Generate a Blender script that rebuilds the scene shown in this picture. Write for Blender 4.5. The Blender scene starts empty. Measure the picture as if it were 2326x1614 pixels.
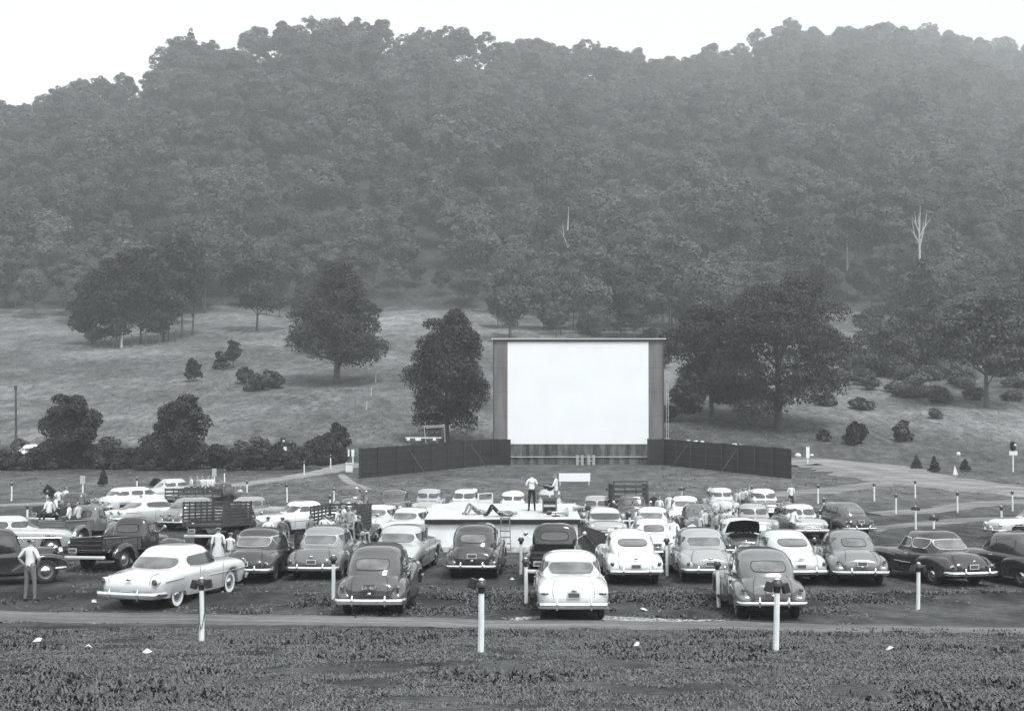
import bpy, math, random
import numpy as np
from mathutils import Vector, Matrix, Euler
R = math.radians
scene = bpy.context.scene
COL = scene.collection
rng = np.random.default_rng(11)
random.seed(5)
FPX = 2900.0; CX = 1163.0; CY = 807.0; YH = 850.0; CAMZ = 9.0
PITCH = math.atan((YH - CY) / FPX)

# ---------------------------------------------------------------- noise (numpy value noise)
def _h(ix, iy, s):
    n = (ix.astype(np.int64) * 374761393 + iy.astype(np.int64) * 668265263 + s * 974634777) & 0x7fffffff
    n = ((n ^ (n >> 13)) * 1274126177) & 0x7fffffff
    return ((n ^ (n >> 16)) & 0xffff) / 65535.0
def vnoise(x, y, s=0):
    x = np.asarray(x, float); y = np.asarray(y, float)
    ix = np.floor(x); iy = np.floor(y); fx = x - ix; fy = y - iy
    fx = fx * fx * (3 - 2 * fx); fy = fy * fy * (3 - 2 * fy)
    a = _h(ix, iy, s); b = _h(ix + 1, iy, s); c = _h(ix, iy + 1, s); d = _h(ix + 1, iy + 1, s)
    return (a * (1 - fx) + b * fx) * (1 - fy) + (c * (1 - fx) + d * fx) * fy - 0.5
def fbm(x, y, sc, o=3, s=0):
    t = 0; a = 1.0; x = np.asarray(x, float) / sc; y = np.asarray(y, float) / sc
    for k in range(o):
        t = t + a * vnoise(x, y, s + k * 17); a *= 0.5; x = x * 2.03 + 5.1; y = y * 2.03 + 1.7
    return t
def pchip(xs, ys, x):
    xs = np.asarray(xs, float); ys = np.asarray(ys, float); x = np.clip(np.asarray(x, float), xs[0], xs[-1])
    h = np.diff(xs); d = np.diff(ys) / h; m = np.zeros(len(xs)); m[0] = d[0]; m[-1] = d[-1]
    for i in range(1, len(xs) - 1):
        if d[i-1] * d[i] > 0:
            w1 = 2*h[i] + h[i-1]; w2 = h[i] + 2*h[i-1]
            m[i] = (w1 + w2) / (w1 / d[i-1] + w2 / d[i])
    i = np.clip(np.searchsorted(xs, x, side='right') - 1, 0, len(h) - 1)
    t = (x - xs[i]) / h[i]
    return ((2*t**3 - 3*t**2 + 1) * ys[i] + (t**3 - 2*t**2 + t) * h[i] * m[i]
            + (-2*t**3 + 3*t**2) * ys[i+1] + (t**3 - t**2) * h[i] * m[i+1])

# ---------------------------------------------------------------- terrain
_HD = [-40, 0, 10, 14, 22, 30, 35, 44, 56, 68, 85, 111, 128, 140, 162, 186, 214, 240, 270, 300]
_HH = [1.6, 1.9, 2.95, 3.66, 4.8, 5.95, 6.38, 6.85, 7.7, 8.3, 8.8, 9.0, 9.0, 7.2, 4.3, 1.3, -2.2, -5.8, -10.3, -15.5]
_RX = [-400, 0, 100, 200, 300, 400, 500, 600, 700, 850, 900, 1000, 1100, 1200, 1300, 1400, 1550, 1700, 1780, 1850, 2000, 2150, 2250, 2330, 2700]
_RY = [300, 232, 208, 180, 155, 122, 96, 66, 52, 56, 70, 62, 88, 106, 112, 108, 110, 84, 64, 54, 48, 62, 92, 92, 110]
_RD = [560, 600, 605, 610, 615, 622, 630, 640, 652, 672, 684, 702, 720, 750, 784, 820, 880, 945, 985, 1020, 1100, 1170, 1210, 1240, 1300]
def ridge(px):
    y = np.interp(px, _RX, _RY) + 70; d = np.interp(px, _RX, _RD)
    return CAMZ + (YH - y) * d / FPX, d
def tz(x, y, micro=True):
    x = np.asarray(x, float); y = np.asarray(y, float)
    base = CAMZ - pchip(_HD, _HH, y)
    px = CX + FPX * x / np.maximum(y, 60)
    rz, rd = ridge(px)
    z300 = CAMZ + 15.5
    t = np.clip((y - 300) / (rd - 300), 0, None)
    up = z300 + (rz - z300) * np.where(t < 1, t ** 1.04, 1 - 0.45 * (t - 1))
    z = np.where(y > 300, up, base)
    far = np.clip((y - 135) / 120, 0, 1)
    z = z + far * (fbm(x, y, 46, 3, 3) * 7.0 * np.clip((y - 200) / 200, 0.12, 1) * np.clip(1.6 - t, 0.15, 1))
    # cross fall of the pasture: a swell on the left, a hollow behind the screen
    z = z + far * (np.exp(-((x + 62) / 30.0) ** 2) * 1.2 - np.exp(-((x - 12) / 22.0) ** 2) * 1.0) * np.clip((330 - y) / 60, 0, 1)
    # low parking ramps
    for yr, a in ((36.9, .16), (46.2, .12), (57.5, .1), (68.5, .1), (80, .1)):
        z = z + a * np.exp(-((y - yr - 0.0016 * x * x) / 1.15) ** 2) * (np.abs(x) < 60)
    return z
def tzf(x, y): return float(tz(x, y))
_cp, _sp = math.cos(PITCH), math.sin(PITCH)
def ray(px, py):
    a = (px - CX) / FPX; b = (CY - py) / FPX
    return a / (_cp - b*_sp), (_sp + b*_cp) / (_cp - b*_sp)     # x and z per unit of depth y
def G(px, py, dmin=9.0):
    """ground point seen at a photo pixel"""
    a, c = ray(px, py)
    ys = np.concatenate([np.arange(dmin, 150, 0.1), np.arange(150, 1320, 0.5)])
    g = CAMZ + c * ys - tz(a * ys, ys)
    k = np.nonzero(g <= 0)[0]
    if len(k) == 0: y = 600.0
    else:
        k = max(k[0], 1); y = ys[k-1] + (ys[k] - ys[k-1]) * g[k-1] / (g[k-1] - g[k] + 1e-9)
    return Vector((a * y, y, float(tz(a * y, y))))
def at(px, y, z=None):
    """point at depth y in the column of pixel px, on the ground unless z is given"""
    x = ray(px, YH)[0] * y
    return Vector((x, y, tzf(x, y) if z is None else z))

# ---------------------------------------------------------------- materials (the photograph is black and white: neutral greys, a touch cool)
def grey(v, c=1.0): return (v * (1 - .045*c), v, v * (1 + .012*c), 1)
_mats = {}
def new_mat(name):
    m = bpy.data.materials.new(name); m.use_nodes = True
    nt = m.node_tree; b = nt.nodes['Principled BSDF']
    return m, nt, b
def N(nt, t, **kw):
    n = nt.nodes.new(t)
    for k, v in kw.items():
        if k in n.inputs: n.inputs[k].default_value = v
        else: setattr(n, k, v)
    return n
def mat(name, v, rough=.6, metal=0, coat=0, spec=.5, var=0, vscale=6, bump=0, bscale=40, stretch=None, trans=0):
    key = name
    if key in _mats: return _mats[key]
    m, nt, b = new_mat(name)
    b.inputs['Base Color'].default_value = grey(v); b.inputs['Roughness'].default_value = rough
    b.inputs['Metallic'].default_value = metal; b.inputs['Coat Weight'].default_value = coat
    b.inputs['Coat Roughness'].default_value = .08
    b.inputs['Specular IOR Level'].default_value = spec
    tc = N(nt, 'ShaderNodeTexCoord'); mp = N(nt, 'ShaderNodeMapping')
    nt.links.new(tc.outputs['Object'], mp.inputs[0])
    if stretch: mp.inputs['Scale'].default_value = stretch
    if var:
        n = N(nt, 'ShaderNodeTexNoise'); n.inputs['Scale'].default_value = vscale; n.inputs['Detail'].default_value = 5
        nt.links.new(mp.outputs[0], n.inputs['Vector'])
        r = N(nt, 'ShaderNodeMapRange'); r.inputs[1].default_value = .3; r.inputs[2].default_value = .7
        r.inputs[3].default_value = 1 - var; r.inputs[4].default_value = 1 + var
        nt.links.new(n.outputs[0], r.inputs[0])
        mx = N(nt, 'ShaderNodeMix', data_type='RGBA', blend_type='MULTIPLY'); mx.inputs[0].default_value = 1
        mx.inputs[6].default_value = grey(v); nt.links.new(r.outputs[0], mx.inputs[7]); nt.links.new(mx.outputs[2], b.inputs['Base Color'])
        r2 = N(nt, 'ShaderNodeMapRange'); r2.inputs[3].default_value = max(0, rough - .12); r2.inputs[4].default_value = min(1, rough + .15)
        nt.links.new(n.outputs[0], r2.inputs[0]); nt.links.new(r2.outputs[0], b.inputs['Roughness'])
    if bump:
        n2 = N(nt, 'ShaderNodeTexNoise'); n2.inputs['Scale'].default_value = bscale
        nt.links.new(mp.outputs[0], n2.inputs['Vector'])
        bp = N(nt, 'ShaderNodeBump'); bp.inputs['Strength'].default_value = bump; bp.inputs['Distance'].default_value = .02
        nt.links.new(n2.outputs[0], bp.inputs['Height']); nt.links.new(bp.outputs[0], b.inputs['Normal'])
    _mats[key] = m
    return m
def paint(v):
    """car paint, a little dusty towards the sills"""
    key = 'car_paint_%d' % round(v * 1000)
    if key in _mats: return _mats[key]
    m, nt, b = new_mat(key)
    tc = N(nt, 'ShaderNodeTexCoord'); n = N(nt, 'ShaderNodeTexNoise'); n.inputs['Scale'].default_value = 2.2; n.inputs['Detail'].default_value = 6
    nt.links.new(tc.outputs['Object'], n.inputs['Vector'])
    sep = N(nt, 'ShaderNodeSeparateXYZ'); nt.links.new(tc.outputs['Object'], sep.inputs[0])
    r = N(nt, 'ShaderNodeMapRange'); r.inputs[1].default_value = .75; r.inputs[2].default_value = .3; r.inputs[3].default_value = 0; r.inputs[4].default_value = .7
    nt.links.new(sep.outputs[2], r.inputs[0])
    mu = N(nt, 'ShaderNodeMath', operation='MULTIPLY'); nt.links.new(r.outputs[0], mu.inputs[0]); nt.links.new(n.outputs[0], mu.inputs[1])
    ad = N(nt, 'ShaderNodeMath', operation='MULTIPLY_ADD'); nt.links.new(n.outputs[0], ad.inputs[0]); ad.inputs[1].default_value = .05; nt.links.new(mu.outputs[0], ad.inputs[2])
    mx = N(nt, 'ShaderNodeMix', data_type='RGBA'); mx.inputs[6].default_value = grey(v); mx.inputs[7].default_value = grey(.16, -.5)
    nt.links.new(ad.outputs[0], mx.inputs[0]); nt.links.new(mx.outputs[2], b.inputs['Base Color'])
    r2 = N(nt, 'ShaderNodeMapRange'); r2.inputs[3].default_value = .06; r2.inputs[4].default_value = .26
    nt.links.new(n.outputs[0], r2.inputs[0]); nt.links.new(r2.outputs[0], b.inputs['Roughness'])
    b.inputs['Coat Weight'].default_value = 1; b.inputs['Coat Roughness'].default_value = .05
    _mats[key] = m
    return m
M_CHROME = mat('chrome', .78, .14, 1, var=.08, vscale=9)
M_CHROME_OLD = mat('dull_chrome', .62, .3, 1, var=.12, vscale=9)
M_GLASS = mat('window_glass', .10, .07, 0, 1.0, spec=1.0, var=.6, vscale=2.5)  # paler mottled base colour stands in for reflections and a lit interior
M_WIND = mat('windshield_glass', .03, .07, 0, 1.0, spec=.8, var=.5, vscale=2.5)
M_RUBBER = mat('tyre_rubber', .022, .85, var=.3, vscale=14)
M_WHITEWALL = mat('whitewall', .75, .6, var=.08)
M_BLACK = mat('dark_underside', .012, .9, var=.2)
M_TAIL = mat('tail_lamp_glass', .06, .15, 0, 1)
M_LENS = mat('headlamp_glass', .55, .1, 0, 1, var=.2, vscale=20)
M_PLATE = mat('plate_paint', .5, .45, var=.15, vscale=30)
M_PLATEDARK = mat('plate_dark', .08, .45, var=.15, vscale=30)
M_WHITEWOOD = mat('white_painted_wood', .74, .6, var=.1, vscale=9, bump=.3, bscale=25, stretch=(1, 1, .25))
M_SPEAKER = mat('speaker_metal', .05, .4, .4, var=.3, vscale=20)
M_CABLE = mat('cable_rubber', .03, .6)
M_WOOD_DARK = mat('dark_weathered_wood', .05, .8, var=.35, vscale=5, bump=.4, bscale=30, stretch=(1, 1, 6))
M_WOOD_MID = mat('weathered_wood', .16, .8, var=.3, vscale=5, bump=.4, bscale=30)

# ---------------------------------------------------------------- mesh helpers
class MB:
    def __init__(s): s.v = []; s.f = []; s.mi = []
    def add(s, v, f, mi=0):
        o = len(s.v); s.v.extend([tuple(map(float, p)) for p in v]); s.f.extend([tuple(i + o for i in q) for q in f]); s.mi.extend([mi] * len(f))
        return s
    def box(s, c, d, mi=0, rot=None, taper=1.0):
        x, y, z = (k / 2 for k in d)
        v = [Vector((sx*x*(taper if sz > 0 else 1), sy*y*(taper if sz > 0 else 1), sz*z)) for sz in (-1, 1) for sy in (-1, 1) for sx in (-1, 1)]
        if rot is not None: v = [rot @ p for p in v]
        v = [p + Vector(c) for p in v]
        return s.add(v, [(0,2,3,1), (4,5,7,6), (0,1,5,4), (2,6,7,3), (0,4,6,2), (1,3,7,5)], mi)
    def bar(s, a, b, w, h=None, mi=0):
        a = Vector(a); b = Vector(b); d = b - a; L = d.length
        if L < 1e-6: return s
        q = d.to_track_quat('Z', 'Y').to_matrix()
        return s.box((a + b) / 2, (w, h or w, L), mi, q)
    def tube(s, pts, rs, n=8, mi=0, cap=True, flat=1.0):
        pts = [Vector(p) for p in pts]
        if not hasattr(rs, '__len__'): rs = [rs] * len(pts)
        v = []; f = []; up = None
        for i, p in enumerate(pts):
            t = (pts[min(i+1, len(pts)-1)] - pts[max(i-1, 0)]).normalized()
            if up is None: up = Vector((0, 0, 1)) if abs(t.z) < .9 else Vector((0, 1, 0))
            a = t.cross(up).normalized(); b = a.cross(t).normalized(); up = b
            for k in range(n):
                an = 2 * math.pi * k / n
                v.append(p + a * math.cos(an) * rs[i] * flat + b * math.sin(an) * rs[i])
        for i in range(len(pts) - 1):
            for k in range(n):
                f.append((i*n + k, i*n + (k+1) % n, (i+1)*n + (k+1) % n, (i+1)*n + k))
        if cap: f.append(tuple(range(n))[::-1]); f.append(tuple(range((len(pts)-1)*n, len(pts)*n)))
        return s.add(v, f, mi)
    def lathe(s, prof, c=(0,0,0), axis='Z', n=20, mi=0):
        """prof: (radius, height) pairs"""
        v = []; f = []
        for r, h in prof:
            for k in range(n):
                an = 2*math.pi*k/n; p = (r*math.cos(an), r*math.sin(an), h)
                if axis == 'X': p = (p[2], p[0], p[1])
                elif axis == 'Y': p = (p[0], p[2], p[1])
                v.append((p[0]+c[0], p[1]+c[1], p[2]+c[2]))
        for i in range(len(prof)-1):
            for k in range(n):
                q = (i*n+k, i*n+(k+1)%n, (i+1)*n+(k+1)%n, (i+1)*n+k)
                f.append(q[::-1] if axis == 'Y' else q)
        return s.add(v, f, mi)
    def ball(s, c, r, mi=0, n=10, m=7):
        r = (r, r, r) if not hasattr(r, '__len__') else r
        v = []; f = []
        for i in range(m+1):
            ph = math.pi * i / m
            for k in range(n):
                an = 2*math.pi*k/n
                v.append((c[0]+r[0]*math.sin(ph)*math.cos(an), c[1]+r[1]*math.sin(ph)*math.sin(an), c[2]+r[2]*math.cos(ph)))
        for i in range(m):
            for k in range(n): f.append((i*n+k, (i+1)*n+k, (i+1)*n+(k+1)%n, i*n+(k+1)%n))
        return s.add(v, f, mi)
    def mesh(s, name, mats, smooth=None):
        me = bpy.data.meshes.new(name); me.from_pydata(s.v, [], s.f)
        for m in (mats if isinstance(mats, (list, tuple)) else [mats]): me.materials.append(m)
        me.polygons.foreach_set('material_index', s.mi)
        if smooth is not None:
            me.polygons.foreach_set('use_smooth', [True] * len(s.f))
            me.set_sharp_from_angle(angle=R(smooth))
        me.update(); return me
    def build(s, name, mats, parent=None, smooth=None, loc=None, rotz=0):
        o = bpy.data.objects.new(name, s.mesh(name, mats, smooth)); COL.objects.link(o)
        if parent is not None: o.parent = parent
        if loc is not None: o.location = loc
        if rotz: o.rotation_euler = (0, 0, rotz)
        return o
def tag(o, label=None, cat=None, group=None, kind=None):
    if label: o['label'] = label
    if cat: o['category'] = cat
    if group: o['group'] = group
    if kind: o['kind'] = kind
    return o
def empty(name, loc=(0,0,0), rz=0, **kw):
    o = bpy.data.objects.new(name, None); COL.objects.link(o); o.empty_display_size = .3
    o.location = loc; o.rotation_euler = (0, 0, rz)
    return tag(o, **kw)
def copy_tree(o, parent=None):
    c = o.copy(); COL.objects.link(c); c.parent = parent
    for k in ('label',):
        if parent is None and k in c: del c[k]
    for ch in o.children: copy_tree(ch, c)
    return c
def np_mesh(name, verts, quads, m, smooth=False):
    me = bpy.data.meshes.new(name)
    nv = len(verts); nf = len(quads); k = quads.shape[1]
    me.vertices.add(nv); me.vertices.foreach_set('co', np.asarray(verts, np.float32).ravel())
    me.loops.add(nf * k); me.loops.foreach_set('vertex_index', np.asarray(quads, np.int32).ravel())
    me.polygons.add(nf); me.polygons.foreach_set('loop_start', np.arange(nf, dtype=np.int32) * k)
    me.polygons.foreach_set('use_smooth', np.full(nf, smooth))
    me.materials.append(m); me.update(calc_edges=True); return me
EXPOSURE = 0.80; HAZE = 0.00056
# ================================================================= vehicles
def superloft(st, n=56, ends=(.45, .45), arches=(), nt=9, tuck=.93, fl=.5, epow=2.4):
    """body lofted along y; st rows: (y, half width, z bottom, z shoulder, z top, exponent)"""
    st = np.array(st, float); ys = np.linspace(0, 1, n)
    ys = .5 - .5 * np.cos(ys * math.pi) if ends[0] or ends[1] else ys
    ys = st[0,0] + (st[-1,0] - st[0,0]) * (ys * .6 + np.linspace(0, 1, n) * .4)
    c = [pchip(st[:,0], st[:,k], ys) for k in range(1, 6)]
    rings = []
    for i, y in enumerate(ys):
        w, z0, zc, zt, e = (q[i] for q in c)
        for d, r in ((y - ys[0], ends[0]), (ys[-1] - y, ends[1])):
            if r and d < r:
                k = (1 - (1 - d / r) ** epow) ** (1 / epow)
                w *= fl + (1 - fl) * k; zt = zc + (zt - zc) * k; z0 = zc - (zc - z0) * (.55 + .45 * k)
        for yw, zw, rr, *cap in arches:
            dy = abs(y - yw)
            if dy < rr: z0 = max(z0, min(zw + math.sqrt(rr*rr - dy*dy), zc - .02, cap[0] if cap else 9))
        half = [(w * tuck * .5, z0), (w * tuck, z0)]
        for t in (.33, .66): half.append((w * (tuck + (1 - tuck) * math.sin(t * math.pi / 2)), z0 + (zc - z0) * t))
        for k in range(nt):
            th = math.pi / 2 * k / (nt - 1)
            half.append((w * max(math.cos(th), 0) ** (2 / e), zc + (zt - zc) * math.sin(th) ** (2 / e)))
        half[-1] = (0, zt)
        ring = [(x, y, z) for x, z in half] + [(-x, y, z) for x, z in half[-2::-1]]
        rings.append(ring)
    m = len(rings[0]); v = [p for r_ in rings for p in r_]; f = []
    for i in range(len(rings) - 1):
        for k in range(m):
            f.append((i*m + k, i*m + (k+1) % m, (i+1)*m + (k+1) % m, (i+1)*m + k)[::-1])
    f.append(tuple(range(m))); f.append(tuple(range((len(rings)-1)*m, len(rings)*m))[::-1])
    return v, f
class House:
    """greenhouse: stacked plan loops; lv rows (z, half width, y rear, y front), roof crown above"""
    def __init__(s, lv, ztop, e=3.6, crown=.62):
        s.lv = np.array(lv, float); s.e = e; s.ztop = ztop; s.crown = crown
    def dims(s, z):
        L = s.lv; return [float(pchip(L[:,0], L[:,k], z)) for k in (1, 2, 3)]
    def rear(s, x, z):
        w, yr, yf = s.dims(z); ym = (yr + yf) / 2; a = (yf - yr) / 2
        return Vector((x, ym - a * max(1 - abs(x / w) ** s.e, 0) ** (1 / s.e), z))
    def front(s, x, z):
        w, yr, yf = s.dims(z); ym = (yr + yf) / 2; a = (yf - yr) / 2
        return Vector((x, ym + a * max(1 - abs(x / w) ** s.e, 0) ** (1 / s.e), z))
    def side(s, y, z, sg):
        w, yr, yf = s.dims(z); ym = (yr + yf) / 2; a = (yf - yr) / 2
        return Vector((sg * w * max(1 - abs((y - ym) / a) ** s.e, 0) ** (1 / s.e), y, z))
    def shell(s, n=44):
        L = s.lv; z0, z1 = L[0,0], L[-1,0]; rings = []
        def loop(w, ym, a, z):
            r_ = []
            for k in range(n):
                t = 2*math.pi*k/n; c, q = math.cos(t), math.sin(t)
                r_.append((w * math.copysign(abs(c) ** (2/s.e), c), ym + a * math.copysign(abs(q) ** (2/s.e), q), z))
            return r_
        for z in np.linspace(z0, z1, 9):
            w, yr, yf = s.dims(z); rings.append(loop(w, (yr+yf)/2, (yf-yr)/2, z))
        w, yr, yf = s.dims(z1); ym = (yr+yf)/2; a = (yf-yr)/2
        for k in range(1, 9):
            ph = math.pi/2*k/8*.95; sc = math.cos(ph) ** s.crown; sn = math.sin(ph)
            rings.append(loop(w*sc*(1-.13*sn), ym, a*(1-(1-sc)*.8)*(1-.12*sn), z1 + (s.ztop - z1) * sn))
        v = [p for r_ in rings for p in r_]; f = []
        for i in range(len(rings)-1):
            for k in range(n): f.append((i*n+k, i*n+(k+1)%n, (i+1)*n+(k+1)%n, (i+1)*n+k))
        f.append(tuple(range((len(rings)-1)*n, len(rings)*n)))
        return v, f
def patch(mb, fn, a0, a1, b0, b1, off=.006, rnd=.75, n=10, m=6, grow=0, mi=0, skew=0, arch=0):
    """rounded window pane laid on a surface fn(a, b), set proud by off"""
    ca, cb = (a0+a1)/2, (b0+b1)/2; ha, hb = (a1-a0)/2 + grow, (b1-b0)/2 + grow
    v = []
    for j in range(m+1):
        for i in range(n+1):
            p = -1 + 2*i/n; q = -1 + 2*j/m
            pp = p * math.sqrt(1 - rnd * q*q/2); qq = q * math.sqrt(1 - rnd * p*p/2)
            aa = ca + ha*pp + skew*qq*hb; bb = cb + hb*qq + arch*(1-pp*pp)*hb*(q > 0)
            P = fn(aa, bb); e = 1e-3
            d1 = fn(aa+e, bb) - P; d2 = fn(aa, bb+e) - P
            nn = d1.cross(d2)
            nn = nn.normalized() if nn.length > 1e-12 else Vector((0, -1, 0))
            v.append((P, nn))
    # outward: away from the car's axis
    s_ = sum((nn.x * P.x + nn.y * (P.y)) for P, nn in v)
    cen = sum((P for P, nn in v), Vector()) / len(v)
    s_ = sum(nn.dot(Vector((cen.x, cen.y if abs(cen.x) < .3 else 0, .1))) for P, nn in v)
    sg = 1 if s_ > 0 else -1
    vv = [P + nn * off * sg for P, nn in v]
    f = [(j*(n+1)+i, j*(n+1)+i+1, (j+1)*(n+1)+i+1, (j+1)*(n+1)+i) for j in range(m) for i in range(n)]
    if sg < 0: f = [q[::-1] for q in f]
    mb.add(vv, f, mi)
def bumper(parent, y, hw, z, sg, h=.075, wrap=.32, bow=.12, mt=M_CHROME, guards=(.42,), name='bumper', bars=1, gh=.16):
    """sg -1 rear, +1 front"""
    mb = MB(); pts = []
    for k in range(-12, 13):
        t = k / 12; x = hw * math.sin(t * math.pi/2 * .98)
        yy = y + sg * (bow * (1 - abs(t) ** 2)) - sg * wrap * max(0, abs(t) - .72) / .28 * (abs(t) > .72)
        pts.append((x, yy, z))
    nn = len(pts); v = []; f = []
    sec = [(-.5, -1), (.35, -1), (.8, -.5), (1, 0), (.8, .5), (.35, 1), (-.5, 1)]
    for i, p in enumerate(pts):
        a = Vector(pts[max(i-1, 0)]); b = Vector(pts[min(i+1, nn-1)]); t = (b - a).normalized()
        nrm = Vector((t.y, -t.x, 0)) * (1 if sg < 0 else -1)
        k_ = 1 if 0 < i < nn-1 else .6
        for q, r_ in sec: v.append(Vector(p) + nrm * q * .03 + Vector((0, 0, r_ * h * k_)))
    m = len(sec)
    for i in range(nn-1):
        for k in range(m): f.append((i*m+k, i*m+(k+1)%m, (i+1)*m+(k+1)%m, (i+1)*m+k)[::sg])
    f.append(tuple(range(m))); f.append(tuple(range((nn-1)*m, nn*m)))
    mb.add(v, f)
    for s in (-1, 1): mb.bar((s*.4, y + sg*.05, z), (s*.4, y - sg*.35, z + .03), .05, .03)
    o = mb.build(name, [mt], parent, smooth=40)
    for gx in guards:
        for s in (-1, 1):
            g = MB(); yy = y + sg * (bow * .85 + .045)
            g.tube([(s*gx, yy, z - h - .03), (s*gx, yy + sg*.015, z), (s*gx, yy, z + gh*.7), (s*gx, yy - sg*.02, z + gh)], [.022, .034, .03, .012], 8)
            g.build('bumper_guard', [mt], o, smooth=50)
    return o
def wheel(parent, x, y, r=.35, w=.17, white=False, hub=M_CHROME, rimv=.12):
    s = 1 if x > 0 else -1; mb = MB()
    e = empty('wheel', (x, y, r)); e.parent = parent
    rim = r * .62
    prof = [(rim*.9, -w/2), (rim, -w/2), (r*.9, -w/2), (r*.985, -w*.36), (r, -w*.15), (r, w*.15), (r*.985, w*.36), (r*.9, w/2), (r*.78, w/2+.006), (rim, w/2)]
    mb.lathe([(a, h*s) for a, h in prof][::s], axis='X', n=28)
    mb.build('tyre', [M_RUBBER], e, smooth=40)
    if white:
        mw = MB(); mw.lathe([(rim*.98, s*(w/2+.004)), (r*.78, s*(w/2+.011)), (r*.88, s*(w/2+.006))][::s], axis='X', n=28)
        mw.build('whitewall', [M_WHITEWALL], e, smooth=40)
    m2 = MB(); m2.lathe([(rim*1.0, s*w*.46), (rim*.9, s*w*.34), (rim*.62, s*w*.34), (rim*.55, s*w*.4), (.001, s*w*.4)][::s], axis='X', n=24)
    m2.build('rim', [mat('rim_paint_%d' % int(rimv*1000), rimv, .4)], e, smooth=40)
    m3 = MB(); m3.lathe([(rim*.62, s*w*.40), (rim*.56, s*w*.5), (rim*.35, s*w*.6), (rim*.12, s*w*.66), (.001, s*w*.67)][::s], axis='X', n=20)
    m3.build('hubcap', [hub], e, smooth=60)
    return e
def lamp_round(parent, name, x, y, z, r, sg, lens, ring=M_CHROME, depth=.06):
    mb = MB()
    mb.lathe([(r*1.12, -sg*.05), (r*1.16, sg*depth*.3), (r*1.02, sg*depth*.7), (r*.95, sg*depth*.6)][::-1 if sg > 0 else 1], (x, y, z), 'Y', 18, 0)
    mb.lathe([(r*.96, sg*depth*.55), (r*.7, sg*depth*.85), (r*.35, sg*depth), (.001, sg*depth*1.05)][::-1 if sg > 0 else 1], (x, y, z), 'Y', 18, 1)
    return mb.build(name, [ring, lens], parent, smooth=50)
def plate(parent, x, y, z, sg, text=None, tilt=0, dark=False):
    mb = MB(); mb.box((x, y, z), (.33, .012, .16), 0); mb.box((x, y - sg*(-.012), z), (.27, .004, .1), 1)
    o = mb.build('license_plate', [M_PLATEDARK if dark else M_PLATE, M_PLATEDARK], parent)
    if text:
        cu = bpy.data.curves.new('plate_text', 'FONT'); cu.body = text; cu.size = .13; cu.align_x = 'CENTER'; cu.align_y = 'CENTER'; cu.extrude = .002
        t = bpy.data.objects.new('t', cu); COL.objects.link(t); dg = bpy.context.evaluated_depsgraph_get(); dg.update()
        me = bpy.data.meshes.new_from_object(t.evaluated_get(dg)); bpy.data.objects.remove(t)
        me.materials.clear(); me.materials.append(M_PLATE)
        q = bpy.data.objects.new('plate_number', me); COL.objects.link(q); q.parent = o
        q.location = (x, y + sg*.02, z); q.rotation_euler = (R(90), 0, 0 if sg < 0 else math.pi)
    return o
def grille(parent, y, z0, z1, hw, style='bars', mt=M_CHROME):
    mb = MB(); n = 7
    if style == 'bars':
        for k in range(n):
            z = z0 + (z1-z0)*k/(n-1); w = hw * (1 - .25*abs(k/(n-1) - .4))
            mb.tube([(-w, y-.16, z), (-w*.6, y-.03, z), (0, y+.01, z), (w*.6, y-.03, z), (w, y-.16, z)], .014, 6)
        mb.bar((0, y+.02, z0-.02), (0, y+.02, z1+.04), .04, .03)
    elif style == 'wide':
        for k, (zz, rr) in enumerate(((z0, .03), ((z0+z1)/2, .035), (z1, .02))):
            mb.tube([(-hw, y-.14, zz), (-hw*.7, y-.02, zz), (0, y+.02, zz), (hw*.7, y-.02, zz), (hw, y-.14, zz)], rr, 8)
        mb.ball((0, y+.03, (z0+z1)/2), (.1, .07, .1))
        for k in range(-5, 6): mb.bar((k*hw/6.5, y-.02, z0), (k*hw/6.5, y-.02, z1), .015)
    elif style == 'tall':
        for k in range(-6, 7):
            x = k/6*hw; mb.bar((x, y - .02 - abs(k)*.012, z0 + abs(k)*.012), (x, y - .05 - abs(k)*.012, z1 - abs(k)*.01), .014)
        mb.bar((0, y, z0), (0, y-.03, z1+.03), .03)
    back = MB(); back.box((0, y-.14, (z0+z1)/2), (hw*1.7, .1, (z1-z0)*1.05))
    o = mb.build('grille', [mt], parent, smooth=50); back.build('grille_backing', [M_BLACK], o)
    return o

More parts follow.
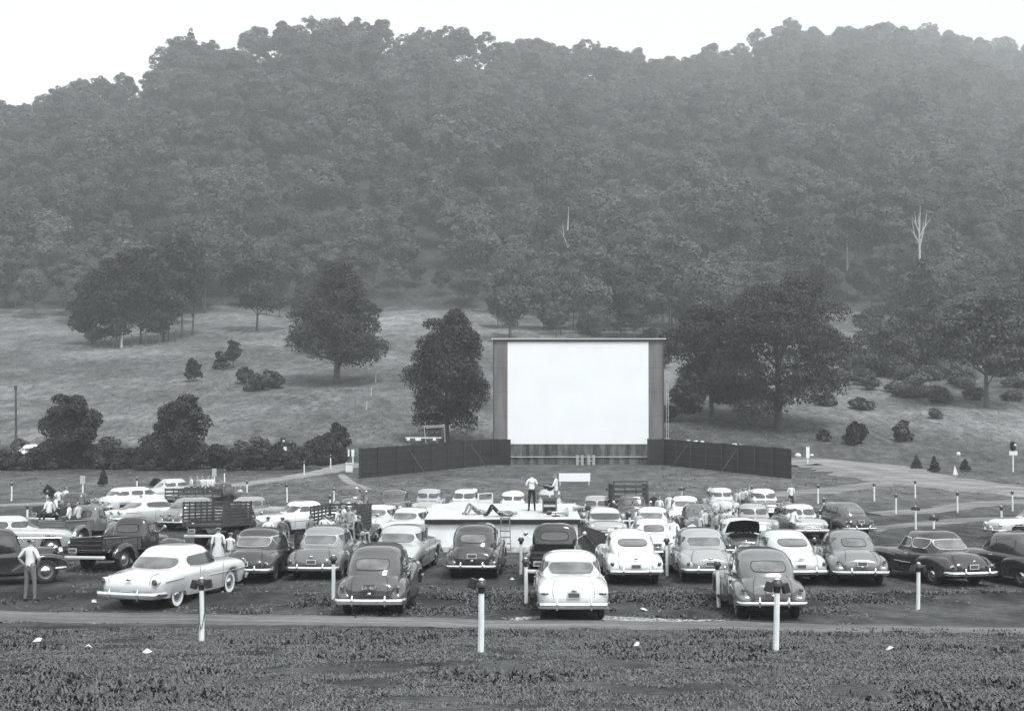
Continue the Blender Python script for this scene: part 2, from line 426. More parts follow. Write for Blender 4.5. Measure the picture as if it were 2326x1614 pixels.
def make_car(sp):
    """sp: description of one kind of car; returns its Empty"""
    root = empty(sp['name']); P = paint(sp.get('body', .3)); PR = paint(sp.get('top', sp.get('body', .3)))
    mb = MB(); wr = sp.get('wr', .35); yw = sp['wheels']; tr = sp.get('track', .72)
    ar = [(y, wr, wr + .075, sp.get('rcap', .58) if y < 0 else 9) for y in yw] if sp.get('ponton') else []
    v, f = superloft(sp['st'], 64, sp.get('ends', (.4, .4)), ar, epow=sp.get('epow', 2.4), fl=sp.get('fl', .6))
    mb.add(v, f); body = mb.build('body', [P], root, smooth=50)
    ub = MB(); ub.box((0, 0, .36), (1.2, sp['st'][-1][0] - sp['st'][0][0] - .7, .2)); ub.bar((-tr, yw[0], wr), (tr, yw[0], wr), .09); ub.bar((-tr, yw[1], wr), (tr, yw[1], wr), .07)
    ub.build('chassis', [M_BLACK], root)
    H = House(sp['lv'], sp['ztop'], sp.get('he', 3.6), sp.get('crown', .6))
    hb = MB(); hb.add(*H.shell()); roof = hb.build('roof', [PR], root, smooth=50)
    # windows with a frame proud of the roof shell
    tm = M_CHROME if sp.get('chrome_frames', True) else P
    def win(name, fn, a0, a1, b0, b1, **kw):
        fm = MB(); patch(fm, fn, a0, a1, b0, b1, off=.004, grow=.028 if tm is M_CHROME else .02, **kw); fr = fm.build(name, [tm if name != 'rear_window' or tm is M_CHROME else M_RUBBER], root, smooth=60)
        gm = MB(); patch(gm, fn, a0, a1, b0, b1, off=.010, **kw); gm.build('pane', [M_GLASS if name == 'rear_window' else M_WIND], fr, smooth=60)
        return fr
    x, a, b = sp['rw']
    if sp.get('rw_split'):
        for s in (-1, 1): win('rear_window', H.rear, min(s*.03, s*x), max(s*.03, s*x), a, b, rnd=.8)
    else: win('rear_window', H.rear, -x, x, a, b, rnd=sp.get('rw_rnd', .75), n=16)
    x, a, b = sp['ws']
    if sp.get('ws_split', True):
        for s in (-1, 1): win('windshield', H.front, min(s*.025, s*x), max(s*.025, s*x), a, b, rnd=.5)
    else: win('windshield', H.front, -x, x, a, b, rnd=.5, n=16)
    for (y0, y1, a, b, sk) in sp['sw']:
        for s in (-1, 1): win('side_window', lambda y, z, s=s: H.side(y, z, s), y0, y1, a, b, rnd=.55, skew=sk)
    # fenders
    for fd in sp.get('fenders', []):
        yw_ = fd['yw']; st = fd['st']
        v, f = superloft(st, 40, fd.get('ends', (.3, .3)), [(yw_, wr, wr + .07, .60 if yw_ < 0 else 9)], nt=8, tuck=fd.get('tuck', 1.0), fl=fd.get('fl', .35), epow=2.0)
        for s in (-1, 1):
            fm = MB(); fm.add([(p[0] + s * fd['x'], p[1], p[2]) for p in v], f); fm.build(fd.get('name', 'fender'), [P], root, smooth=50)
    if sp.get('boards'):
        bm_ = MB(); y0, y1, bx, bz = sp['boards']
        for s in (-1, 1):
            q = MB(); q.box((s*bx, (y0+y1)/2, bz), (.26, y1-y0, .06)); q.build('running_board', [M_BLACK], root)
    for y in yw:
        for s in (-1, 1): wheel(root, s*tr, y, wr, white=sp.get('white', False), rimv=sp.get('rim', .12))
    yr = sp['st'][0][0]; yf = sp['st'][-1][0]
    bz = sp.get('bz', .48)
    bumper(root, yr - .02 - sp.get('bo', .06), sp.get('bw', .88), bz, -1, h=sp.get('bh', .07), guards=sp.get('guards', (.42,)), wrap=sp.get('wrap', .3))
    bumper(root, yf + .04, sp.get('bw', .88), bz, 1, h=sp.get('bh', .07), guards=(.36,), wrap=.3)
    for (tx, ty, tz_, trr) in [sp['tail']]:
        for s in (-1, 1):
            if sp.get('tailstyle') == 'slot':
                q = MB(); q.ball((s*tx, ty, tz_), (.115, .06, .035), 1, 14, 8); q.ball((s*tx, ty+.015, tz_+.012), (.14, .06, .05), 0, 14, 8)
                q.build('tail_light', [P, M_TAIL], root, smooth=60)
            elif sp.get('tailstyle') == 'pod':
                q = MB()
                q.lathe([(.085, -.03), (.095, .0), (.09, .25), (.06, .6), (.01, .95)], (s*tx, ty, tz_), 'Y', 18, 0)
                q.lathe([(.001, -.03), (.05, -.025), (.078, 0), (.08, .03)][::1], (s*tx, ty, tz_), 'Y', 18, 1)
                q.build('tail_light', [P, M_TAIL], root, smooth=60)
            else: lamp_round(root, 'tail_light', s*tx, ty, tz_, trr, -1, M_TAIL)
    hx, hy, hz, hr = sp['head']
    for s in (-1, 1): lamp_round(root, 'headlight', s*hx, hy, hz, hr, 1, M_LENS, depth=.08)
    gy, g0, g1, gw, gs = sp['grille']; grille(root, gy, g0, g1, gw, gs)
    px_, py_, pz_ = sp.get('plate', (0, yr - .03, .68))
    pl = plate(root, px_, py_, pz_, -1, sp.get('ptext'), dark=bool(sp.get('ptext')))
    th = MB(); hx_, hy_, hz_ = sp.get('handle', (0, yr - .005, .82)); th.box((hx_, hy_, hz_), (.16, .03, .025)); th.ball((hx_, hy_ - .01, hz_ + .035), (.05, .025, .03))
    th.build('trunk_handle', [M_CHROME], root, smooth=50)
    # trunk seam and emblem
    if 'seam' in sp:
        for sx in (-1, 1):
            tm_ = MB(); tm_.tube([(sx*a, b - .004, c) for a, b, c in sp['seam']], .006, 5); tm_.build('trunk_seam', [M_BLACK], root)
    for (y0, y1, z, xx) in sp.get('strips', []):
        for s in (-1, 1):
            q = MB(); q.tube([(s*(xx-.01), y0, z), (s*xx, y0*.6+y1*.4, z), (s*xx, y0*.3+y1*.7, z+.01), (s*(xx-.03), y1, z+.01)], .012, 6); q.build('side_trim', [M_CHROME], root, smooth=50)
    for (yh_, zh_, xh_) in sp.get('dh', []):
        for s in (-1, 1):
            q = MB(); q.tube([(s*xh_, yh_-.07, zh_), (s*(xh_+.035), yh_-.05, zh_), (s*(xh_+.035), yh_+.06, zh_), (s*xh_, yh_+.07, zh_)], .011, 6); q.build('door_handle', [M_CHROME], root, smooth=50)
    for (ys_, z0_, z1_, xh_) in sp.get('doors', []):
        for s in (-1, 1):
            q = MB(); q.bar((s*(xh_+.001), ys_, z0_), (s*(xh_+.001), ys_, z1_), .008, .008); q.build('door_seam', [M_BLACK], root)
    root['H'] = 0; del root['H']
    return root
def open_panel(root, name, y, z, w, L, ang, sg, P):
    """raised bonnet or boot lid hinged at (y, z); sg +1 hinge at the cowl, panel reaching forward when shut"""
    n = 10; v = []; f = []; th = .035
    ca, sa = math.cos(ang), math.sin(ang)
    for layer in (0, 1):
        for j in range(7):
            for i in range(n+1):
                u = -1 + 2*i/n; t = j/6
                ww = w * (1 - .22 * t * t) ; d = L * t
                h = .10 * (1 - u*u) * (1 - .3*t) - .12 * t ** 4 - layer * th
                v.append((u*ww, y + sg * (d*ca - h*sa), z + d*sa + h*ca))
    k = (n+1)*7
    for j in range(6):
        for i in range(n):
            a = j*(n+1)+i; q = (a, a+1, a+n+2, a+n+1)
            f.append(q if sg > 0 else q[::-1]); q2 = tuple(x_ + k for x_ in q); f.append(q2[::-1] if sg > 0 else q2)
    mb = MB(); mb.add(v, f[0::2], 0); 
    o = len(mb.v); mb.f.extend(f[1::2]); mb.mi.extend([1]*len(f[1::2]))
    edge = [j*(n+1) for j in range(7)] + [6*(n+1)+i for i in range(1, n+1)] + [j*(n+1)+n for j in range(5, -1, -1)] + [i for i in range(n-1, 0, -1)]
    for a, b in zip(edge, edge[1:] + edge[:1]): mb.f.append((a, b, b+k, a+k)); mb.mi.append(0)
    return mb.build(name, [P, M_BLACK], root, smooth=50)
def bay_shade(root, name, y0, y1, w, z):  # black sheet laid on the closed body, standing in for the shaded hollow
    mb = MB(); v = []; n = 12
    for j in range(3):
        for i in range(n+1):
            u = -1 + 2*i/n; v.append((u*w*(1 - .1*abs(j-1)), y0 + (y1-y0)*j/2, z - .5*0 + .03*(1-u*u)))
    f = [(j*(n+1)+i, j*(n+1)+i+1, (j+1)*(n+1)+i+1, (j+1)*(n+1)+i) for j in range(2) for i in range(n)]
    mb.add(v, f); mb.box((0, (y0+y1)/2, z-.05), (w*1.7, abs(y1-y0)*.8, .12))
    for k in range(5): mb.tube([(-w*.6+k*w*.3, y0 + (y1-y0)*.3, z+.05), (-w*.5+k*w*.3, y0 + (y1-y0)*.7, z+.07)], .05, 8)
    return mb.build(name, [M_BLACK], root)
def open_door(root, sx, y, x, z0, z1, L, ang, P, winz):
    """door hinged at y (front edge) swung out by ang"""
    mb = MB(); ca, sa = math.cos(ang), math.sin(ang)
    def pt(t, z, d=0): return (sx * (x + t*L*sa + d*ca), y - t*L*ca + d*sa, z)
    n = 8; outer = []; inner = []
    zb = winz
    for (a, b, c, d_) in ((0, 1, z0, zb), (0, .08, zb, z1), (.92, 1, zb, z1-.03), (0.08, .92, z1-.06, z1)):
        vs = [pt(a, c), pt(b, c), pt(b, d_), pt(a, d_), pt(a, c, .06), pt(b, c, .06), pt(b, d_, .06), pt(a, d_, .06)]
        mb.add(vs, [(0,1,2,3), (7,6,5,4), (0,4,5,1), (1,5,6,2), (2,6,7,3), (3,7,4,0)])
    g = MB(); g.add([pt(.08, zb, .03), pt(.92, zb, .03), pt(.92, z1-.06, .03), pt(.08, z1-.06, .03)], [(0,1,2,3)])
    o = mb.build('open_door', [P], root, smooth=40); g.build('pane', [M_GLASS], o)
    return o
SP = {}
# ponton two-door sedan about 1950
SP['shoebox'] = dict(name='parked_car', ponton=True, wheels=(-1.42, 1.48), track=.73, ends=(.42, .4), fl=.72,
    st=[(-2.5,.86,.40,.66,.93,2.8), (-2.1,.89,.32,.72,1.03,3.0), (-1.3,.905,.28,.79,1.10,3.3), (0,.91,.27,.80,1.10,3.4), (1.1,.905,.28,.79,1.07,3.2), (1.9,.89,.30,.76,1.03,3.0), (2.42,.86,.36,.66,.93,2.8)],
    lv=[(.98,.80,-1.52,1.12), (1.12,.785,-1.40,.92), (1.26,.755,-1.19,.70), (1.39,.72,-1.06,.58), (1.48,.685,-.95,.49)], ztop=1.63, crown=.52,
    rw=(.57,1.12,1.39), rw_rnd=.5, ws=(.62,1.12,1.40), sw=[(-1.0,-.22,1.12,1.40,-.04), (-.12,.56,1.12,1.40,.06)], bz=.46, bw=.90, bh=.075,
    tail=(.72,-2.46,.74,.07), tailstyle='slot', head=(.70,2.40,.74,.10), grille=(2.48,.50,.68,.62,'wide'), plate=(0,-2.53,.70), handle=(0,-2.545,.80),
    seam=[(.50,-2.49,.60),(.52,-2.5,.78),(.5,-2.36,.965),(.42,-2.0,1.035)], strips=[(-1.9,1.9,.70,.918)], dh=[(-.05,.92,.90)], doors=[(-.18,.4,1.05,.905), (.85,.4,1.05,.90)])
# three-box sedan about 1950 with rounded boot and bolt-on rear fenders
SP['notch'] = dict(name='parked_car', ponton=False, wheels=(-1.40, 1.50), track=.72, ends=(.6, .4), fl=.6,
    st=[(-2.45,.70,.42,.66,.90,2.3), (-2.0,.76,.34,.72,1.04,2.4), (-1.3,.82,.30,.80,1.10,2.8), (0,.87,.28,.80,1.08,3.2), (1.1,.84,.28,.79,1.07,2.9), (1.9,.74,.30,.76,1.04,2.6), (2.40,.66,.36,.66,.94,2.6)],
    fenders=[dict(name='rear_fender', x=.66, yw=-1.40, st=[(-2.42,.24,.42,.60,.80,2.2), (-1.9,.255,.32,.66,.93,2.3), (-1.35,.26,.30,.78,.97,2.4), (-.7,.24,.30,.70,.90,2.4), (-.35,.16,.36,.6,.76,2.2)], ends=(.45,.5)),
             dict(name='front_fender', x=.66, yw=1.50, st=[(.3,.20,.30,.62,.85,2.4), (.9,.24,.30,.78,.95,2.4), (1.6,.26,.30,.78,1.0,2.4), (2.1,.255,.34,.70,.98,2.3), (2.45,.23,.42,.62,.90,2.2)], ends=(.5,.35))],
    lv=[(.98,.80,-1.60,1.10), (1.12,.785,-1.48,.90), (1.28,.75,-1.26,.68), (1.42,.71,-1.10,.56), (1.50,.675,-.98,.47)], ztop=1.67, crown=.52,
    rw=(.54,1.14,1.40), rw_rnd=.45, ws=(.60,1.14,1.42), sw=[(-1.05,-.30,1.14,1.42,-.04), (-.20,.54,1.14,1.42,.06)], bz=.46, bw=.90, bh=.065,
    tail=(.70,-2.43,.66,.055), head=(.68,2.42,.76,.11), grille=(2.44,.48,.72,.60,'bars'), plate=(0,-2.50,.66), handle=(0,-2.5,.80),
    seam=[(.56,-2.36,.58),(.58,-2.36,.74),(.55,-2.2,.93),(.42,-1.85,1.03)], strips=[(-.3,1.0,.62,.875)], dh=[(-.1,.92,.88)], doors=[(-.24,.4,1.05,.873)])
# fastback sedan, the roof running down in one sweep to the bumper
SP['fast'] = dict(SP['notch'], st=[(-2.45,.66,.42,.66,.80,2.2), (-2.1,.74,.34,.72,.96,2.3), (-1.4,.82,.30,.80,1.06,2.6), (0,.87,.28,.80,1.08,3.2), (1.1,.84,.28,.79,1.07,2.9), (1.9,.74,.30,.76,1.04,2.6), (2.40,.66,.36,.66,.94,2.6)],
    lv=[(.80,.70,-2.36,1.10), (.95,.745,-2.20,1.05), (1.10,.75,-1.95,.92), (1.25,.735,-1.66,.72), (1.39,.70,-1.34,.54), (1.50,.65,-1.0,.40)], ztop=1.65, he=3.2,
    rw=(.46,1.20,1.39), rw_rnd=.6, seam=[(.52,-2.42,.58),(.55,-2.35,.80),(.52,-2.15,1.0),(.46,-1.95,1.10)], handle=(0,-2.42,.84), tail=(.74,-2.40,.70,.06), plate=(0,-2.47,.62), chrome_frames=False, ends=(.6,.4))
# tall 1940s sedan with hump boot and separate fenders
SP['forties'] = dict(name='parked_car', ponton=False, wheels=(-1.38, 1.48), track=.71, ends=(.5, .3), fl=.75, boards=(-.75,.75,.83,.34),
    st=[(-2.28,.66,.44,.74,1.00,2.6), (-1.95,.70,.38,.80,1.12,2.7), (-1.3,.75,.34,.84,1.16,3.0), (-.3,.79,.30,.84,1.12,3.2), (.7,.76,.30,.84,1.12,3.0), (1.2,.60,.32,.84,1.12,2.5), (1.9,.42,.36,.82,1.08,2.3), (2.30,.32,.40,.74,.98,2.3)],
    fenders=[dict(name='rear_fender', x=.66, yw=-1.38, st=[(-2.28,.22,.42,.56,.72,2.2), (-1.9,.245,.34,.66,.90,2.2), (-1.35,.25,.30,.78,.96,2.3), (-.8,.22,.30,.66,.84,2.3), (-.5,.15,.34,.5,.62,2.2)], ends=(.5,.5)),
             dict(name='front_fender', x=.64, yw=1.48, st=[(.2,.14,.30,.55,.74,2.2), (.7,.21,.30,.70,.90,2.2), (1.4,.26,.30,.80,1.0,2.3), (2.0,.26,.34,.72,.98,2.2), (2.42,.22,.44,.66,.86,2.2)], ends=(.5,.4))],
    lv=[(1.02,.745,-2.02,.98), (1.15,.75,-1.93,.84), (1.30,.735,-1.80,.70), (1.44,.705,-1.60,.56), (1.55,.665,-1.32,.46)], ztop=1.73, crown=.55,
    rw=(.43,1.21,1.45), rw_rnd=.5, ws=(.52,1.22,1.46), sw=[(-1.25,-.72,1.2,1.46,-.05), (-.62,-.02,1.18,1.48,0), (.08,.54,1.18,1.47,.05)], bz=.48, bw=.88, bh=.05,
    tail=(.72,-2.20,.80,.05), head=(.66,2.34,.80,.11), grille=(2.36,.50,.78,.34,'tall'), plate=(0,-2.36,.82), handle=(0,-2.36,.64), guards=(.36,),
    seam=[(.46,-2.31,.56),(.48,-2.30,.80),(.46,-2.22,1.0),(.38,-2.06,1.13)], chrome_frames=False, dh=[(-.1,.98,.80), (-.72,.98,.80)], doors=[(-.67,.4,1.1,.785), (.02,.4,1.1,.79), (.62,.4,1.1,.77)], rim=.1)
# 1940s coupe, shorter roof and longer rounded boot
SP['coupe'] = dict(SP['forties'], st=[(-2.32,.62,.44,.70,.92,2.3), (-1.95,.70,.38,.78,1.07,2.4), (-1.2,.76,.34,.84,1.16,2.8), (-.3,.79,.30,.84,1.12,3.2), (.7,.76,.30,.84,1.12,3.0), (1.2,.60,.32,.84,1.12,2.5), (1.9,.42,.36,.82,1.08,2.3), (2.30,.32,.40,.74,.98,2.3)],
    lv=[(1.02,.74,-1.48,.98), (1.15,.74,-1.36,.84), (1.30,.715,-1.18,.70), (1.44,.665,-.95,.56), (1.52,.62,-.78,.46)], ztop=1.67,
    rw=(.38,1.2,1.42), sw=[(-.92,-.42,1.2,1.45,-.06), (-.32,.54,1.18,1.46,.03)], seam=[(.48,-2.3,.56),(.5,-2.26,.78),(.46,-2.05,1.0),(.38,-1.7,1.1)], handle=(0,-2.36,.62), plate=(0,-2.38,.74),
    doors=[(-.37,.4,1.1,.79), (.62,.4,1.1,.77)], dh=[(-.2,.98,.80)])
# 1954 hardtop with pod tail lamps
SP['hardtop'] = dict(SP['shoebox'], rcap=.44, wheels=(-1.48, 1.56), white=True, ends=(.35, .35), fl=.8, epow=2.2,
    st=[(-2.62,.88,.42,.70,.92,3.0), (-2.2,.92,.34,.76,.98,3.2), (-1.4,.94,.30,.82,1.05,3.6), (0,.945,.28,.82,1.05,3.6), (1.1,.94,.28,.82,1.06,3.4), (1.9,.93,.30,.80,1.05,3.2), (2.55,.90,.38,.72,1.0,3.0)],
    lv=[(.94,.86,-1.72,1.30), (1.08,.84,-1.56,1.12), (1.22,.80,-1.36,.90), (1.35,.75,-1.16,.70), (1.44,.70,-1.02,.58)], ztop=1.60, crown=.5,
    rw=(.66,1.05,1.31), rw_rnd=.5, ws=(.68,1.08,1.36), ws_split=False, sw=[(-.92,.74,1.06,1.35,.03)], tail=(.78,-2.62,.80,.07), tailstyle='pod', bz=.46, bw=.95, bh=.085, wrap=.45, bo=.10,
    head=(.74,2.52,.82,.11), grille=(2.60,.50,.72,.66,'wide'), plate=(0,-2.74,.50), handle=(0,-2.64,.84), seam=[(.60,-2.6,.62),(.62,-2.6,.86),(.6,-2.45,.955),(.55,-1.8,1.0)],
    strips=[(-2.3,-1.1,.80,.945), (.1,2.3,.72,.95)], doors=[(-.45,.4,1.02,.942), (.9,.4,1.02,.938)], dh=[(-.3,.93,.945)], rim=.3)
SP['wagon'] = dict(SP['shoebox'], lv=[(.98,.80,-2.25,1.12), (1.12,.785,-2.18,.92), (1.26,.74,-2.08,.70), (1.38,.70,-1.98,.52), (1.46,.67,-1.88,.42)], ztop=1.62,
    st=[(-2.5,.86,.40,.72,1.05,3.4), (-2.1,.89,.32,.78,1.08,3.4), (-1.3,.905,.28,.79,1.10,3.4), (0,.91,.27,.80,1.10,3.4), (1.1,.905,.28,.79,1.07,3.2), (1.9,.89,.30,.76,1.03,3.0), (2.42,.86,.36,.66,.93,2.8)],
    sw=[(-1.95,-1.15,1.12,1.38,0), (-1.0,-.22,1.12,1.40,0), (-.12,.56,1.12,1.40,.06)], rw=(.56,1.14,1.38), handle=(0,-2.545,.95))
# 1930s square-shouldered sedan
SP['thirties'] = dict(SP['forties'], wr=.40, lv=[(1.0,.70,-1.78,.82), (1.2,.71,-1.76,.74), (1.4,.70,-1.70,.66), (1.58,.67,-1.58,.58), (1.66,.64,-1.45,.52)], ztop=1.80, he=5.0,
    st=[(-1.95,.62,.50,.80,1.02,3.4), (-1.6,.68,.42,.86,1.10,3.6), (-.6,.72,.40,.86,1.12,3.6), (.6,.70,.40,.86,1.12,3.2), (1.0,.50,.42,.86,1.14,2.5), (1.6,.38,.44,.84,1.12,2.3), (1.98,.30,.46,.8,1.08,2.6)],
    fenders=[dict(name='rear_fender', x=.68, yw=-1.35, st=[(-2.0,.14,.55,.62,.70,2.2), (-1.7,.16,.55,.72,.84,2.2), (-1.3,.16,.62,.82,.92,2.3), (-.9,.15,.45,.72,.82,2.3), (-.6,.13,.36,.45,.5,2.2)], ends=(.3,.3)),
             dict(name='front_fender', x=.66, yw=1.45, st=[(.4,.13,.34,.42,.48,2.2), (.85,.16,.42,.66,.76,2.2), (1.4,.18,.62,.84,.95,2.3), (1.9,.18,.55,.78,.88,2.2), (2.15,.14,.46,.6,.66,2.2)], ends=(.3,.3))],
    rw=(.3,1.36,1.56), sw=[(-1.3,-.75,1.2,1.56,0), (-.65,-.05,1.2,1.56,0), (.05,.56,1.2,1.56,0)], ws=(.5,1.22,1.56), ws_split=False, head=(.42,1.95,.98,.13), grille=(2.04,.60,1.05,.26,'tall'), wheels=(-1.35,1.45),
    tail=(.66,-2.0,.78,.05), plate=(.45,-2.05,.72), handle=(0,-2.0,.70), boards=(-.8,.75,.84,.40), seam=[(.5,-1.96,.6),(.5,-1.97,.9),(.3,-1.9,1.05)])
SP['thirties'].pop('strips', None)

def make_truck(kind='pickup', v=.06, rack=False):
    """late forties lorry: rounded cab, fenders, and a box, stake or flat bed"""
    root = empty('pickup_truck' if kind == 'pickup' else 'farm_truck'); P = paint(v); P2 = paint(v)
    long = 0 if kind == 'pickup' else .7; wr = .37; yw = (-1.45 - long*.4, 1.55); M = M_WOOD_DARK
    cab = House([(.62,.74,-.20,.98), (.95,.76,-.22,.98), (1.25,.75,-.20,.86), (1.45,.715,-.16,.76), (1.60,.67,-.10,.68)], 1.80, 4.2, .5)
    mb = MB(); mb.add(*cab.shell()); mb.build('cab', [P2], root, smooth=50)
    def win(name, fn, a0, a1, b0, b1, **kw):
        fm = MB(); patch(fm, fn, a0, a1, b0, b1, off=.004, grow=.025, **kw); fr = fm.build(name, [M_BLACK], root, smooth=60)
        gm = MB(); patch(gm, fn, a0, a1, b0, b1, off=.010, **kw); gm.build('pane', [M_WIND], fr, smooth=60)
    win('rear_window', cab.rear, -.46, .46, 1.26, 1.53, rnd=.6, n=14)
    for s in (-1, 1):
        win('windshield', cab.front, min(s*.025, s*.55), max(s*.025, s*.55), 1.26, 1.55, rnd=.45)
        win('side_window', lambda y, z, s=s: cab.side(y, z, s), .08, .68, 1.22, 1.54, rnd=.4)
    hood, f = superloft([(.85,.58,.55,.88,1.18,2.6), (1.3,.50,.52,.88,1.20,2.4), (1.9,.42,.50,.86,1.15,2.2), (2.35,.34,.48,.78,1.02,2.2)], 30, (0, .35), fl=.6)
    mb = MB(); mb.add(hood, f); mb.build('hood', [P], root, smooth=50)
    v, f = superloft([(.55,.13,.34,.50,.62,2.2), (.95,.2,.36,.70,.86,2.2), (1.5,.25,.34,.82,1.0,2.3), (2.05,.25,.36,.72,.95,2.2), (2.45,.2,.44,.62,.82,2.2)], 36, (.4, .35), [(yw[1], wr, wr+.07)], nt=8, tuck=1, fl=.35, epow=2)
    for s in (-1, 1):
        mb = MB(); mb.add([(p[0]+s*.66, p[1], p[2]) for p in v], f); mb.build('front_fender', [P], root, smooth=50)
        q = MB(); q.box((s*.80, .2, .42), (.24, 1.1, .05)); q.build('running_board', [M_BLACK], root)
        lamp_round(root, 'headlight', s*.66, 2.38, .78, .10, 1, M_LENS)
        q = MB(); q.tube([(s*.75, .62, 1.25), (s*.98, .66, 1.38)], .012, 6); q.ball((s*1.0, .66, 1.42), (.08, .02, .08)); q.build('side_mirror', [M_CHROME_OLD], root, smooth=50)
    grille(root, 2.42, .52, .92, .40, 'bars', M_CHROME_OLD)
    yb0, yb1 = (-2.55 - long, -.32) if kind != 'pickup' else (-2.5, -.32)
    ch = MB(); ch.box((0, 0, .5), (.8, 4.4, .14)); ch.bar((-.7, yw[0], wr), (.7, yw[0], wr), .1); ch.bar((-.7, yw[1], wr), (.7, yw[1], wr), .08)
    ch.build('chassis', [M_BLACK], root)
    for y in yw:
        for s in (-1, 1): wheel(root, s*.72, y, wr, .19, hub=M_CHROME_OLD, rimv=.15)
    if kind == 'pickup':
        fl = MB(); fl.box((0, (yb0+yb1)/2, .66), (1.3, yb1-yb0, .05)); fl.build('bed_floor', [M], root)
        for s in (-1, 1):
            q = MB(); q.box((s*.66, (yb0+yb1)/2, .88), (.04, yb1-yb0, .46)); q.tube([(s*.68, yb0, 1.12), (s*.68, yb1, 1.12)], .035, 8)
            for k in range(3): q.box((s*.685, yb0+.15+k*(yb1-yb0-.3)/2, .88), (.03, .06, .44))
            q.build('bed_side', [P], root, smooth=40)
            vv, ff = superloft([(-2.1,.10,.40,.55,.66,2.2), (-1.8,.14,.36,.70,.88,2.2), (-1.4,.15,.34,.82,.95,2.3), (-.95,.14,.36,.68,.80,2.3), (-.65,.1,.38,.48,.56,2.2)], 30, (.35,.35), [(yw[0], wr, wr+.07)], nt=7, tuck=1, fl=.4, epow=2)
            q = MB(); q.add([(p[0]+s*.80, p[1], p[2]) for p in vv], ff); q.build('rear_fender', [P], root, smooth=50)
            lamp_round(root, 'tail_light', s*.74, yb0-.02, .72, .05, -1, M_TAIL, M_BLACK)
        q = MB(); q.box((0, yb0, .87), (1.36, .04, .46)); 
        for zz in (.72, .88, 1.04): q.tube([(-.64, yb0-.02, zz), (.64, yb0-.02, zz)], .02, 6)
        q.build('tailgate', [P], root, smooth=40)
        q = MB(); q.box((0, yb1, .9), (1.36, .04, .5)); q.build('bed_front', [P], root)
        bumper(root, yb0-.12, .82, .48, -1, h=.055, wrap=.05, bow=.02, mt=mat('bumper_paint', .6, .4), guards=())
    else:
        fl = MB(); fl.box((0, (yb0+yb1)/2, .95), (1.95, yb1-yb0, .09)); 
        for k in range(9): fl.box((0, yb0 + .1 + k*(yb1-yb0-.2)/8, .88), (1.85, .08, .08))
        fl.build('bed_floor', [M_WOOD_MID if kind == 'flat' else M], root)
        hgt = {'stake': 1.0, 'flat': .45, 'rack': 1.35}[kind]; n = {'stake': 7, 'flat': 2, 'rack': 5}[kind]
        def rail(name, a, b):
            q = MB(); a = Vector(a); b = Vector(b)
            for k in range(n):
                z = .99 + hgt * (k + .6) / n
                q.bar(a + Vector((0,0,z)), b + Vector((0,0,z)), .022, (hgt / n) * .62)
            m_ = max(2, int((b-a).length / .55))
            for k in range(m_+1):
                p = a.lerp(b, k/m_); q.bar(p + Vector((0,0,.9)), p + Vector((0,0,1.0 + hgt)), .06, .05)
            q.build(name, [M], root)
        rail('stake_side', (-.96, yb0+.05, 0), (-.96, yb1-.03, 0)); rail('stake_side', (.96, yb0+.05, 0), (.96, yb1-.03, 0))
        rail('stake_front', (-.9, yb1-.02, 0), (.9, yb1-.02, 0))
        if kind == 'rack': 
            q = MB(); 
            for s in (-1, 1): q.bar((s*.9, yb1, 1.0), (s*.9, yb1, 2.5), .07)
            q.bar((-.95, yb1, 2.5), (.95, yb1, 2.5), .08); q.build('headboard', [M], root)
        for s in (-1, 1): wheel(root, s*.9, yw[0], wr, .19, hub=M_CHROME_OLD, rimv=.15)
        for s in (-1, 1): lamp_round(root, 'tail_light', s*.7, yb0-.02, .84, .05, -1, M_TAIL, M_BLACK)
        bumper(root, yb0-.05, .85, .5, -1, h=.06, wrap=.02, bow=.0, mt=mat('bumper_paint', .6, .4), guards=())
    bumper(root, 2.52, .86, .5, 1, h=.07, wrap=.15, bow=.05, mt=M_CHROME_OLD, guards=())
    plate(root, -.45, yb0 - .16, .72, -1)
    return root
